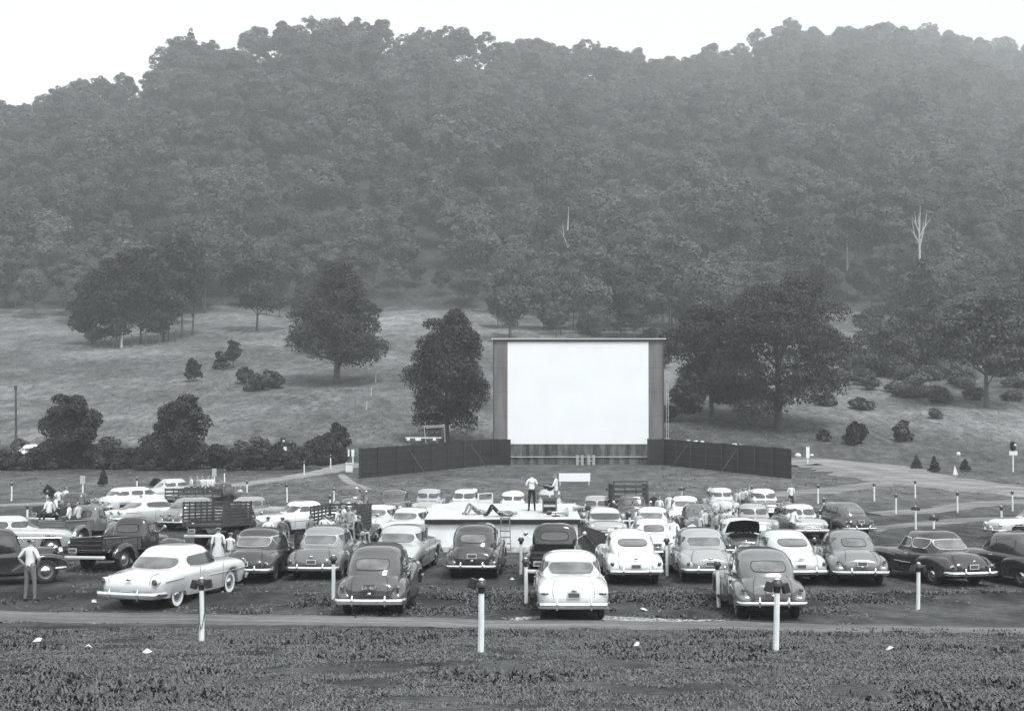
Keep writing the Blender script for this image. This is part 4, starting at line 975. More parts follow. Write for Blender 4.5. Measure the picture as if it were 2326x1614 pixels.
def track(name, pts, widths, v, lift=.035, seed=1, ruts=True, edge=.25):
    """pts: world (x, y); ribbon with ragged edges draped over the ground"""
    P = np.array(pts, float); W = np.array(widths, float); d = np.r_[0, np.cumsum(np.hypot(*np.diff(P, axis=0).T))]
    n = max(20, int(d[-1] / .5)); t = np.linspace(0, d[-1], n); x = pchip(d, P[:,0], t); y = pchip(d, P[:,1], t); wd = pchip(d, W, t)
    tx = np.gradient(x); ty = np.gradient(y); L = np.hypot(tx, ty); nx, ny = -ty / L, tx / L; k = 15; V = []; lane = []
    for i in range(k):
        s = -1 + 2*i/(k-1); e = wd * (.5*s) * (1 + (abs(s) > .8) * edge * fbm(x, y, 1.3, 3, seed + (s > 0)) * 1.6)
        X = x + nx*e; Y = y + ny*e; rut = (abs(abs(s) - .42) < .15) * 1.0
        Z = tz(X, Y) + lift - (abs(s) > .95) * (lift + .02); V.append(np.stack([X, Y, Z + (np.clip((70-Y)/50,0,1))*fbm(X, Y, 1.1, 4, 40)*.07], -1)); lane.append(np.full(n, .92 + .22 * rut if ruts else 1.0))
    V = np.stack(V, 1); ii = np.arange(n*k).reshape(n, k); q = np.stack([ii[:-1,:-1], ii[1:,:-1], ii[1:,1:], ii[:-1,1:]], -1).reshape(-1, 4)
    me = np_mesh(name, V.reshape(-1, 3), q, dirt_mat(name, v), True)
    a = me.attributes.new('lane', 'FLOAT', 'POINT'); a.data.foreach_set('value', np.stack(lane, 1).reshape(-1).astype(np.float32))
    o = bpy.data.objects.new(name, me); COL.objects.link(o); tag(o, kind='structure'); return o
def pxs(*pp): return [tuple(G(a, b)[:2]) for a, b in pp]
track('dirt_track', pxs((-500,1392), (0,1398), (400,1406), (900,1412), (1500,1420), (2000,1428), (2326,1434), (2900,1440)), [2.3,2.3,2.2,2.2,2.1,2.0,1.9,1.9], .135, seed=3)
track('dirt_road', pxs((1775,1056), (1850,1053), (1935,1060), (2040,1082), (2150,1099), (2300,1114), (2500,1130), (2800,1150)), [5,8,10,9.5,8.5,8,7.5,7], .20, seed=5, lift=.13)
0 and track('dirt_road', pxs((1905,1048), (1990,1038), (2050,1040)), [8,6,1.5], .30, seed=6, lift=.03)
track('dirt_track', pxs((1600,1135), (1760,1123), (1900,1112), (1990,1099), (2060,1092)), [2.2,3,3.4,3.2,2], .17, seed=7, lift=.05)
track('dirt_track', pxs((1985,1168), (2120,1158), (2190,1148), (2300,1140), (2450,1136)), [1.6,2.4,2.6,2.6,2.6], .165, seed=8, lift=.05)
track('dirt_track', pxs((1960,1205), (2100,1190), (2220,1180), (2330,1178), (2500,1178)), [1.5,2,2.2,2.2,2.2], .15, seed=9, lift=.05)
track('dirt_track', pxs((-100,1152), (150,1140), (430,1113), (620,1090), (760,1066), (806,1052)), [1.4,1.5,1.8,2.2,3,4], .22, seed=10, lift=.05)
track('footpath', pxs((775,1078), (800,1098), (840,1112)), [.8,.9,.6], .22, seed=11, lift=.05)
# pale spilt gravel patch behind the lane of the first row
0 and track('gravel_patch', pxs((1372,1411), (1440,1408), (1520,1406), (1640,1408)), [.25,.9,.5,.12], .38, seed=13, lift=.07, ruts=False, edge=.9)
0 and track('gravel_patch', pxs((1165,1404), (1200,1402), (1235,1400)), [.15,.3,.15], .3, seed=14, lift=.07, ruts=False, edge=.9)
# ================================================================= screen tower, fences, projection hut
M_SCREEN = mat('screen_white_paint', .80, .75, var=.035, vscale=.35)
def panel_mat():
    m, nt, b = new_mat('screen_border_board'); geo = N(nt, 'ShaderNodeNewGeometry'); sep = N(nt, 'ShaderNodeSeparateXYZ'); nt.links.new(geo.outputs['Position'], sep.inputs[0])
    mo = N(nt, 'ShaderNodeMath', operation='FRACT'); d = N(nt, 'ShaderNodeMath', operation='DIVIDE'); d.inputs[1].default_value = 2.4; nt.links.new(sep.outputs[2], d.inputs[0]); nt.links.new(d.outputs[0], mo.inputs[0])
    c = N(nt, 'ShaderNodeMath', operation='LESS_THAN'); c.inputs[1].default_value = .03; nt.links.new(mo.outputs[0], c.inputs[0])
    n = N(nt, 'ShaderNodeTexNoise'); n.inputs['Scale'].default_value = .8; n.inputs['Detail'].default_value = 5; mp = N(nt, 'ShaderNodeMapping'); mp.inputs['Scale'].default_value = (2, 2, .35); nt.links.new(geo.outputs['Position'], mp.inputs[0]); nt.links.new(mp.outputs[0], n.inputs['Vector'])
    r = N(nt, 'ShaderNodeMapRange'); r.inputs[1].default_value = .3; r.inputs[2].default_value = .7; r.inputs[3].default_value = .10; r.inputs[4].default_value = .17; nt.links.new(n.outputs[0], r.inputs[0])
    s_ = N(nt, 'ShaderNodeMath', operation='MULTIPLY_ADD'); nt.links.new(c.outputs[0], s_.inputs[0]); s_.inputs[1].default_value = -.05; nt.links.new(r.outputs[0], s_.inputs[2])
    nt.links.new(s_.outputs[0], b.inputs['Base Color']); b.inputs['Roughness'].default_value = .8; return m
def stain_mat():
    m, nt, b = new_mat('streaked_dark_boards'); geo = N(nt, 'ShaderNodeNewGeometry'); n = N(nt, 'ShaderNodeTexNoise'); n.inputs['Scale'].default_value = 1.1; n.inputs['Detail'].default_value = 6; n.inputs['Roughness'].default_value = .7
    mp = N(nt, 'ShaderNodeMapping'); mp.inputs['Scale'].default_value = (1.6, 1, .22); nt.links.new(geo.outputs['Position'], mp.inputs[0]); nt.links.new(mp.outputs[0], n.inputs['Vector'])
    r = N(nt, 'ShaderNodeValToRGB'); r.color_ramp.elements[0].position = .4; r.color_ramp.elements[0].color = grey(.022); r.color_ramp.elements[1].position = .66; r.color_ramp.elements[1].color = grey(.17)
    nt.links.new(n.outputs[0], r.inputs[0]); nt.links.new(r.outputs[0], b.inputs['Base Color']); b.inputs['Roughness'].default_value = .85; return m
YS = 128.0
def X_(px, y): return ray(px, YH)[0] * y
def Z_(py, y): return CAMZ + ray(CX, py)[1] * y
sx0, sx1 = X_(1120, YS), X_(1508, YS); wx0, wx1 = X_(1153, YS), X_(1473, YS)
zt, zw0, zw1, zg = Z_(772, YS), Z_(1008, YS), Z_(776, YS), -.2
scr = empty('movie_screen', ((sx0+sx1)/2, YS, 0)); tag(scr, 'large white drive-in movie screen with grey side panels and dark streaked base', 'movie screen')
ox = -(sx0+sx1)/2
def bx(name, x0, x1, y0, y1, z0, z1, m, par, dx=0, dy=0):
    mb = MB(); mb.box(((x0+x1)/2 + dx, (y0+y1)/2 + dy, (z0+z1)/2), (x1-x0, y1-y0, z1-z0)); return mb.build(name, [m], par)
D_ = (ox, -YS)
bx('screen_surface', wx0, wx1, YS-.02, YS+.1, zw0, zw1, M_SCREEN, scr, *D_)
for a, b in ((sx0+.12, wx0), (wx1, sx1-.12)): bx('border_panel', a, b, YS-.03, YS+.11, zw0, zw1, panel_mat(), scr, *D_)
for x in (sx0+.06, sx1-.06): bx('side_post', x-.06, x+.06, YS-.1, YS+.5, zg, zt+.02, M_WOOD_DARK, scr, *D_)
bx('top_cap', sx0-.2, sx1+.2, YS-.25, YS+.7, zt+.06, zt+.17, mat('cap_metal', .5, .5), scr, *D_)
bx('top_beam', sx0, sx1, YS-.14, YS+.4, zw1+.0, zt+.05, M_WOOD_DARK, scr, *D_)
zl = Z_(1037, YS)
bx('base_boards', wx0-.3, wx1+.3, YS-.02, YS+.1, zg, zw0-.03, stain_mat(), scr, *D_)
bx('ledge', wx0-.2, wx1, YS-.16, YS-.02, zl-.04, zl+.04, mat('ledge_paint', .42, .7, var=.3), scr, *D_)
bx('back_wall', sx0+.12, sx1-.12, YS+.14, YS+.5, 0, zt, M_WOOD_DARK, scr, *D_)
for x in (sx0+1.5, 0, sx1-1.5):
    mb = MB(); xx = x + ox; mb.bar((xx, .5, zt-.5), (xx, 7.5, .6), .25, .2); mb.bar((xx, .5, zt*.45), (xx, 4.4, .5), .2, .16); mb.build('back_brace', [M_WOOD_DARK], scr)
def spk_tower(px, name):
    x = X_(px, YS); mb = MB(); z0 = Z_(992, YS); z1 = Z_(868, YS)
    for s in (-.1, .1): mb.bar((x+s, YS-.3, 0), (x+s, YS-.25, z1), .035)
    k = 0; z = .4
    while z < z1: mb.bar((x-.1, YS-.28, z), (x+.1, YS-.28, z), .025); z += .45
    o = mb.build(name, [M_WOOD_MID if px < 1200 else mat('ladder_paint', .45, .6)]); return o
tag(spk_tower(1515, 'ladder'), 'tall narrow white ladder fixed to the right edge of the screen tower', 'ladder')
tag(spk_tower(1113, 'ladder'), 'thin pale ladder beside the left edge of the screen tower', 'ladder')
def fence(name, label, pa, pb, ya, yb, n, braces, side):
    """tall dark board fence in bays, each bay a panel with a post"""
    A = Vector((X_(pa, ya), ya, 0)); B = Vector((X_(pb, yb), yb, 0)); root = empty(name, A); tag(root, label, 'fence')
    d = (B - A); L = d.length; u = d.normalized(); nrm = Vector((u.y, -u.x, 0)); nrm = -nrm if nrm.y > 0 else nrm
    for k in range(n):
        a = u * (L*k/n); b = u * (L*(k+1)/n); mb = MB(); nb = int(L/n/.25)
        for q in range(nb):
            p = a.lerp(b, (q+.5)/nb); hh = 2.62 + random.uniform(-.03, .03)
            mb.box((p.x + nrm.x*random.uniform(0,.012), p.y, hh/2 - .05), (L/n/nb*.97, .03, hh), 0, Matrix.Rotation(math.atan2(u.y, u.x), 3, 'Z'))
        mb.build('board_panel', [mat('fence_tarred_boards', .013, .7, var=.35, vscale=1.5, stretch=(3, 3, .5))], root)
        mb = MB()
        for z in (.5, 1.3, 2.1): mb.bar(a + nrm*.05 + Vector((0,0,z)), b + nrm*.05 + Vector((0,0,z)), .05, .09)
        mb.build('rail', [mat('fence_rail', .022, .7)], root)
        mb = MB(); mb.bar(a + nrm*.12 + Vector((0,0,-.2)), a + nrm*.12 + Vector((0,0,2.66)), .11); mb.build('post', [mat('fence_rail', .022, .7)], root)
    for t in braces:
        p = u * (L*t) + nrm*.14; mb = MB(); mb.bar(p + Vector((0,0,2.15)), p + nrm*1.5 + u*side*.5 + Vector((0,0,0)), .09, .06); mb.build('brace', [mat('brace_wood', .05, .8)], root)
fence('board_fence', 'dark board fence angling out from the left of the screen, by the tree', 815, 1122, 110.5, YS-.3, 8, (.33, .80), 1)
fence('board_fence', 'dark board fence angling out from the right of the screen, by the dirt road', 1506, 1797, YS-.3, 110.5, 8, (.22, .62), -1)
fence('board_fence', 'short dark board fence piece against the left foot of the screen', 1120, 1160, YS-.6, YS-1.2, 1, (), 1)
fence('board_fence', 'short dark board fence piece against the right foot of the screen', 1470, 1508, YS-1.2, YS-.6, 1, (), 1)
for i, px in enumerate((1317, 1343)):
    p = at(px, 126.2); r_ = empty('bench', p); tag(r_, ['pair of upright grey slatted bench ends left of the centre gap under the screen', 'pair of upright grey slatted bench ends right of the centre gap under the screen'][i], 'bench', 'grey slatted benches under the screen')
    for s in (-.24, .24):
        mb = MB(); mb.box((s, 0, .55), (.26, .05, 1.0)); mb.box((s, .3, .25), (.26, .05, .5)); mb.build('slat', [mat('bench_grey', .33, .7)], r_)
    mb = MB(); mb.box((0, .16, .48), (.8, .4, .05)); mb.build('seat', [mat('bench_grey', .33, .7)], r_)

# projection hut with a flat roof
YB = 55.0; hx0, hx1 = X_(972, YB), X_(1312, YB); hz1 = Z_(1187, YB); ZR = Z_(1178, YB); hut = empty('projection_hut', ((hx0+hx1)/2, YB, tzf(0, YB))); tag(hut, 'low white projection hut with a flat pale roof and dark fascia', 'hut')
HZ = hut.location.z; hxc = hut.location.x
def hb(name, x0, x1, y0, y1, z0, z1, m): return bx(name, x0, x1, y0, y1, z0, z1, m, hut, -hxc, -YB) if False else _hb(name, x0, x1, y0, y1, z0, z1, m)
def _hb(name, x0, x1, y0, y1, z0, z1, m):
    mb = MB(); mb.box(((x0+x1)/2 - hxc, (y0+y1)/2 - YB, (z0+z1)/2 - HZ), (x1-x0, y1-y0, z1-z0)); return mb.build(name, [m], hut)
YBB = 61.5
M_HUT = mat('whitewashed_block', .80, .8, var=.12, vscale=1.2, bump=.3, bscale=6)
hb('wall', hx0, hx1, YB, YB+.15, HZ-.5, hz1-.02, M_HUT); hb('wall', hx0, hx1, YBB-.15, YBB, HZ-.9, hz1-.02, M_HUT)
hb('wall', hx0, hx0+.15, YB+.15, YBB-.15, HZ-.9, hz1-.02, M_HUT); hb('wall', hx1-.15, hx1, YB+.15, YBB-.15, HZ-.9, hz1-.02, M_HUT)
hb('fascia', hx0-.12, hx1+.12, YB-.12, YB-.06, hz1-.04, ZR-.02, mat('tar_fascia', .012, .7))
hb('roof', hx0-.14, hx1+.14, YB-.06, YBB+.1, hz1, ZR, mat('roof_felt_pale', .50, .8, var=.14, vscale=.9, bump=.3, bscale=8))
hb('base_stain', hx0-.005, hx1+.005, YB-.012, YB-.004, HZ-.5, HZ+.22, mat('splash_stain', .42, .9, var=.5, vscale=3))
hb('door', hx1+.004, hx1+.05, YB+1.2, YB+2.1, HZ-.3, hz1-.2, M_WOOD_DARK)
mb = MB(); x0 = hx1 + .14
mb.add([(x0-hxc, -.05, 1.18), (x0+1.0-hxc, -.6, .9), (x0+1.05-hxc, -.6, -.35), (x0-hxc, -.05, -.35), (x0-hxc, .01, 1.18), (x0+1.0-hxc, -.54, .9), (x0+1.05-hxc, -.54, -.35), (x0-hxc, .01, -.35)], [(0,3,2,1), (4,5,6,7), (0,1,5,4), (1,2,6,5), (2,3,7,6), (3,0,4,7)])
mb.bar((x0+.1-hxc, -.15, .9), (x0+1.0-hxc, -.66, -.2), .06, .03)
mb.build('shutter', [mat('shutter_grey', .055, .7, var=.3)], hut)
# timber ladder leaning on the hut
lx = X_(1148, YB); ld = MB(); zb = tzf(lx, YB-.75)
for s in (-.24, .24): ld.bar((lx+s, YB-.78, zb-.02), (lx+s*.72, YB-.16, ZR+.22), .035, .06)
for k in range(6):
    t = (k+.6)/6.2; ld.bar((lx-.23, YB-.78+.62*t, zb + (ZR+.2-zb)*t), (lx+.23, YB-.78+.62*t, zb + (ZR+.2-zb)*t), .03, .05)
tag(ld.build('ladder', [mat('ladder_wood', .14, .8, var=.3)]), 'short wooden ladder leaning on the front of the white hut', 'ladder')
# things on the roof
def rp(px, py):
    """point on the roof"""
    c = ray(px, py); y = (ZR - CAMZ) / c[1]; return Vector((c[0]*y, y, ZR))
am = empty('amplifier', rp(1248, 1164)); tag(am, 'dark boxy amplifier with a slotted front on the hut roof', 'amplifier')
mb = MB(); mb.box((0,0,.34), (.62,.45,.64)); mb.build('cabinet', [mat('amp_cloth', .06, .6)], am)
mb = MB(); mb.box((0,-.235,.17), (.5,.02,.16)); mb.box((0,-.235,.5), (.5,.02,.08)); mb.build('front_slot', [M_BLACK], am)
mb = MB(); mb.box((0,-.235,.34), (.54,.02,.1)); mb.build('front_band', [mat('amp_trim', .4, .4)], am)
def horn(px, py, label, rz, L=.8, r=.36):
    p = rp(px, py); o = empty('horn_loudspeaker', p, rz); tag(o, label, 'loudspeaker'); mb = MB()
    mb.lathe([(.04, 0), (.05, L*.35), (.1, L*.65), (r*.6, L*.88), (r, L), (r*.98, L-.01), (r*.5, L*.85), (.03, L*.4)], (0, -L/2, r*.8), 'Y', 22); mb.build('bell', [mat('horn_metal', .42, .35, .3)], o, smooth=50)
    mb = MB(); mb.lathe([(.001,-.2), (.1,-.19), (.11,0), (.05,.03)], (0, -L/2, r*.8), 'Y', 16); mb.build('driver', [M_SPEAKER], o, smooth=50)
    mb = MB(); mb.box((0,-L*.2,.02), (.3,.3,.04)); mb.bar((0,-L*.2,.04), (0,-L*.2,r*.75), .04); mb.build('foot', [M_SPEAKER], o)
horn(1270, 1172, 'flat pale horn loudspeaker lying at the feet of the guitar player', R(-75), .75, .22)
horn(1318, 1160, 'dark low loudspeaker near the right rear corner of the hut roof', R(60), .6, .2)
person('man in white shirt and dark trousers standing on the hut roof, arms folded', rp(1208, 1160), R(8), shirt=.72, legs=.014, arms='fold')
gp = rp(1263, 1162)
person('man in pale clothes on the hut roof holding a guitar', gp, R(78), shirt=.6, legs=.17, arms='guitar', hair=.02)
gt = empty('guitar', gp + Vector((-.28, -.06, 1.12)), R(80)); tag(gt, 'dark guitar in the hands of the man on the hut roof', 'guitar')
mb = MB(); 
for c, r_ in (((.0,0,0), .17), ((-.0,.18,.03), .13)): mb.lathe([(.001,-.05), (r_*.9,-.05), (r_,-.03), (r_,.03), (r_*.9,.05), (.001,.05)], c, 'X', 18)
mb.build('sound_box', [mat('guitar_wood', .03, .3)], gt, smooth=50); mb = MB(); mb.bar((0,.2,.03), (0,.78,.16), .05, .03); mb.build('neck', [mat('guitar_wood', .03, .3)], gt); mb = MB(); mb.bar((0,.78,.16), (0,.95,.21), .075, .02); mb.build('headstock', [mat('guitar_wood', .03, .3)], gt)
person('person in dark trousers lying on the hut roof with knees raised', rp(1138, 1172), R(8), pose='lie', shirt=.16, legs=.012)
person('person sitting low on the left of the hut roof, seen from behind', rp(1086, 1168) + Vector((0,0,.02)), R(35), pose='lie', shirt=.5, legs=.2, hair=.02)
# white banner board beyond the hut
bp_ = at(1305, 104); b_ = empty('banner', bp_); tag(b_, 'long blank white banner board standing on the grass beyond the hut', 'banner')
wb = (1341-1270)/FPX*104; mb = MB(); mb.box((0,0,.62), (wb, .06, .66)); mb.build('board', [mat('banner_cloth', .78, .8, var=.03)], b_)
for s in (-1, 1): mb = MB(); mb.bar((s*wb*.46,.07,-.1), (s*wb*.46,.07,.96), .07); mb.build('post', [M_WHITEWOOD], b_)

# ================================================================= speaker posts
def make_post(lx_=0):
    root = empty('speaker_post'); mb = MB(); n = 8
    mb.tube([(0,0,-.25), (.004,0,.5), (0,0,1.08)], [.057, .054, .052], 8); mb.build('post', [M_WHITEWOOD], root, smooth=30)
    mb = MB(); mb.lathe([(.058,1.04), (.062,1.12), (.11,1.15), (.11,1.2), (.06,1.27), (.001,1.29)], n=14); mb.build('junction_cap', [M_SPEAKER], root, smooth=40)
    mb = MB(); mb.lathe([(.062,1.235), (.05,1.28), (.001,1.305)], n=14); mb.build('cap_lamp', [mat('cap_lamp_glass', .6, .3)], root, smooth=60)
    return root
def speaker_box(root, s, dz=0, tilt=0):
    mb = MB(); m = Matrix.Rotation(tilt, 3, 'Y')
    mb.box((s*.155, 0, 1.14+dz), (.13,.10,.17), 0, m, .85); mb.box((s*.155, -.055, 1.14+dz), (.10,.02,.13), 0, m, .9); mb.bar((s*.06,0,1.16), (s*.12,0,1.2+dz), .03)
    mb.build('speaker_box', [M_SPEAKER], root, smooth=35)
def cord(root, s=1, L=.75):
    mb = MB(); mb.tube([(s*.09,-.03,1.04), (s*.13,-.06,1.0-L*.3), (s*.06,-.08,1.02-L*.9), (s*.02,-.07,1.0-L), (-s*.02,-.065,1.0-L*.8), (-s*.03,-.06,1.0)], .009, 6); mb.build('speaker_cord', [M_CABLE], root, smooth=60)
P0 = make_post(); P1 = make_post(); speaker_box(P1, -1, .01, .25); speaker_box(P1, 1, .03, -.1); cord(P1); P2 = make_post(); speaker_box(P2, -1, .0, .25); speaker_box(P2, 1, -.02, -.25)
P3 = make_post(); speaker_box(P3, -1, .06, .3)
used = set()
def put_post(proto, px, py, label, h=1, tilt=0):
    o = proto if proto.name not in used else copy_tree(proto); used.add(proto.name)
    o.location = G(px, py); o.scale = (1, 1, h); o.rotation_euler = (random.uniform(-.02, .02), tilt + random.uniform(-.018, .018), random.uniform(-.3, .3))
    tag(o, label, 'speaker post', 'white speaker posts of the drive-in')
for proto, px, py, lab, tl in [
    (P1, 458, 1455, 'nearest white speaker post at the left with two speaker boxes and a looped cord', 0),
    (P3, 1092, 1482, 'nearest white speaker post in the middle, one speaker hooked on its left', 0),
    (P2, 1762, 1480, 'nearest white speaker post at the right, in front of the grey sedan', .02),
    (P0, 757, 1364, 'white speaker post just left of the tall grey sedan with the number plate', .02), (P0, 1195, 1371, 'white speaker post left of the near white two-door sedan', -.03),
    (P0, 1633, 1380, 'white speaker post left of the nearest grey 1940s sedan', -.05), (P2, 2085, 1386, 'white speaker post in front of the dark sedan at the right, two speakers hanging', .0),
    (P0, 1515, 1307, 'white speaker post right of the white fastback', 0), (P1, 1850, 1308, 'white speaker post left of the grey coupe with a lamp', 0), (P0, 1183, 1304, 'white speaker post left of the black pickup cab', 0),
    (P0, 1430, 1222, 'white speaker post behind the white fastback, beside the truck', 0), (P0, 1863, 1215, 'white speaker post left of the dark tall sedan in the third row at right', 0),
    (P2, 2080, 1203, 'white speaker post standing alone beyond the dark sedan roof', 0), (P2, 2121, 1232, 'white speaker post half hidden by the roof of the dark sedan', 0),
    (P0, 2275, 1203, 'white speaker post in front of the white car at the right edge', 0), (P0, 1872, 1180, 'short-looking white speaker post behind the third row at right', 0), (P0, 2035, 1168, 'white speaker post on the grass island, lower of the pair', 0), (P0, 2175, 1163, 'white speaker post by the bend of the dirt road', 0),
    (P0, 1858, 1143, 'white speaker post on the grass before the right fence end', 0), (P0, 1986, 1138, 'white speaker post by the fork of the tracks', 0), (P0, 2079, 1131, 'white speaker post farthest along the grass island', 0), (P0, 2300, 1160, 'white speaker post above the white car at the right edge', 0),
    (P1, 1384, 1150, 'white speaker post right of the hut, behind the light sedan', 0), (P1, 1548, 1150, 'white speaker post above the roof of the white sedan', 0), (P0, 1707, 1146, 'white speaker post left of the far dark-grilled car', 0),
    (P0, 652, 1140, 'white speaker post behind the white car facing left', 0), (P0, 561, 1132, 'white speaker post right of the flatbed truck', 0), (P0, 758, 1152, 'white speaker post left of the far pickup cab', 0), (P0, 750, 1172, 'white speaker post beside the truck full of people', 0),
    (P0, 510, 1103, 'white marker post beyond the flatbed truck, by the track', 0), (P0, 311, 1123, 'white marker post beyond the white wagon', 0), (P0, 26, 1137, 'white speaker post alone on the grass at the far left', 0), (P0, 62, 1200, 'white speaker post behind the light car at the left edge', 0), (P0, 107, 1160, 'white speaker post behind the pickup tailgate', 0),
    (P0, 691, 1080, 'small white marker post along the pale track, nearer one', .0), (P0, 751, 1064, 'small white marker post along the pale track, farther one', 0)]:
    put_post(proto, px, py, lab, 1, tl)
# ================================================================= place the vehicles
_cache = {}
def proto_car(kind, v, top=None, extra=None, **kw):
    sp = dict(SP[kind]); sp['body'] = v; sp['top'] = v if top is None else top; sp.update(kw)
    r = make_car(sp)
    if extra: extra(r, sp)
    return r
def settle(o, x, y, rz, wb=1.45, dz=0):
    """stand the vehicle on the ground with its wheels touching"""
    fx, fy = -math.sin(rz), math.cos(rz); rx, ry = math.cos(rz), math.sin(rz)
    zf = tzf(x + fx*wb, y + fy*wb); zr = tzf(x - fx*wb, y - fy*wb); zl = tzf(x - rx*.7, y - ry*.7); zq = tzf(x + rx*.7, y + ry*.7)
    pitch = math.atan2(zf - zr, 2*wb); roll = math.atan2(zl - zq, 1.4)
    o.rotation_mode = 'XYZ'; m = Matrix.Rotation(rz, 4, 'Z') @ Matrix.Rotation(pitch, 4, 'X') @ Matrix.Rotation(roll, 4, 'Y')
    o.rotation_euler = m.to_euler(); o.location = (x, y, (zf + zr) / 2 - .015 + dz)
def place(o, px, py, h, rear=True, L=1.42, dz=0):
    """px, py: ground pixel under the middle of the axle nearest the camera; h: heading in degrees, 0 = towards the screen, + = turned right"""
    rz = -R(h); g = G(px, py); s = 1 if rear else -1
    x = g.x + s * (-math.sin(rz)) * L; y = g.y + s * math.cos(rz) * L
    settle(o, x, y, rz, dz=dz)
def car(kind, v, px, py, h, label, top=None, rear=True, extra=None, group=None, dz=0, **kw):
    key = (kind, extra.__name__ if extra else None, repr(sorted(kw.items()))); top = v if top is None else top
    if key in _cache:
        src, v0, t0 = _cache[key]; o = copy_tree(src)
        for c in o.children_recursive:
            for sl_ in getattr(c, 'material_slots', []):
                if sl_.material in (paint(v0), paint(t0)):
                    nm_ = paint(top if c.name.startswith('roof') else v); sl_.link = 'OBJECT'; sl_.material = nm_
    else: o = proto_car(kind, v, top, extra, **kw); _cache[key] = (o, v, top)
    tag(o, label, 'car', group or 'cars parked at the drive-in'); place(o, px, py, h, rear, dz=dz); return o
def truck(kind, v, px, py, h, label, rear=True, L=1.5, extra=None, dz=0):
    if kind in _cache:
        src, v0 = _cache[kind]; o = copy_tree(src)
        for c in o.children_recursive:
            for sl_ in getattr(c, 'material_slots', []):
                if sl_.material is paint(v0): sl_.link = 'OBJECT'; sl_.material = paint(v)
    else: o = make_truck(kind, v); _cache[kind] = (o, v)
    tag(o, label, 'truck', 'trucks parked at the drive-in'); place(o, px, py, h, rear, L, dz)
    return o
def bonnet_up(r, sp):
    open_panel(r, 'hood', .98, 1.12, .62, 1.25, R(52), 1, paint(sp['body'])); bay_shade(r, 'engine_bay_shade', 1.05, 2.15, .60, 1.09)
def boot_up(r, sp):
    open_panel(r, 'trunk_lid', -1.50, 1.10, .66, .95, R(38), -1, paint(sp.get('top', .4))); bay_shade(r, 'trunk_shade_sheet', -2.3, -1.5, .56, 1.06)
def door_r(r, sp): open_door(r, 1, .78, .86, .42, 1.45, 1.0, R(62), paint(sp['body']), 1.05)
def door_l(r, sp): open_door(r, -1, .78, .86, .42, 1.45, 1.0, R(62), paint(sp['body']), 1.05)
# first row
car('hardtop', .62, 345, 1374, 15, 'white two-tone hardtop with whitewall tyres, parked at an angle in the nearest row', top=.80)
car('forties', .07, 850, 1392, 2, 'tall dark grey 1940s sedan with readable number plate, nearest row', ptext='EA 467', bh=.07, bw=.93, guards=(.42,))
car('shoebox', .74, 1299, 1402, 0, 'white two-door sedan seen squarely from behind in the nearest row')
car('forties', .14, 1742, 1402, 1, 'mid grey 1940s sedan behind the right-hand nearest speaker post', bh=.045)
# second row
car('notch', .028, 572, 1318, 4, 'dark rounded sedan with its front door open, left part of the second row', extra=door_r)
car('notch', .12, 724, 1312, 5, 'medium grey sedan with a wide rear window, second row behind the left post', top=.22)
car('shoebox', .42, 899, 1306, 8, 'light grey two-door sedan partly behind the tall dark sedan', top=.42)
car('forties', .035, 1077, 1310, 3, 'dark 1940s sedan in front of the white hut beside the ladder', rim=.3)
truck('pickup', .012, 1258, 1322, 3, 'black pickup behind the near white sedan, hiding the hut corner')
car('fast', .78, 1437, 1322, -1, 'white fastback with a small rear window, second row right of the hut')
car('notch', .30, 1602, 1318, -1, 'light grey rounded sedan in the second row beside the white fastback')
car('fast', .52, 1800, 1322, -4, 'pale fastback behind the mid grey sedan, second row')
car('coupe', .17, 1945, 1326, 3, 'mid grey 1940s coupe beside the tall post, right of the second row')
car('notch', .018, 2168, 1326, -15, 'shiny black sedan angled left, second from the right in the second row')
car('fast', .022, 2368, 1330, -18, 'dark fastback cut by the right edge of the picture', top=.05)
car('thirties', .015, -124, 1330, 60, 'old black 1930s sedan at the left edge with its door open', extra=door_l)
# left block
truck('pickup', .022, 236, 1292, 19, 'dark pickup with a pale bumper and empty bed at the left')
truck('pickup', .12, 146, 1238, 15, 'grey pickup with people sitting in its bed')
truck('pickup', .05, 124, 1194, 18, 'dark pickup farthest left with two people in the bed')
car('shoebox', .36, -50, 1258, 72, 'light grey car at the left edge seen from its side', top=.45)
truck('stake', .03, 494, 1240, 13, 'dark stake-bed truck with tall slatted sides', L=1.75)
car('forties', .22, 412, 1203, 26, 'light grey 1930s sedan left of the stake-bed truck')
car('fast', .26, 540, 1196, 26, 'grey fastback sedan beyond the stake-bed truck')
car('shoebox', .72, 628, 1212, 228, 'white sedan facing the hut at an angle, beyond the dark sedans', rear=False)
car('hardtop', .60, 295, 1196, 40, 'two-tone car with white top and dark sides behind the dark pickup', top=.75)
car('wagon', .72, 272, 1164, 48, 'white station wagon with a long glass side at the far left')
truck('flat', .02, 438, 1160, 50, 'flatbed truck with low rails and people sitting at its front', L=1.75)
car('notch', .45, 355, 1142, 55, 'pale car hidden behind the white wagon, only its roof showing')
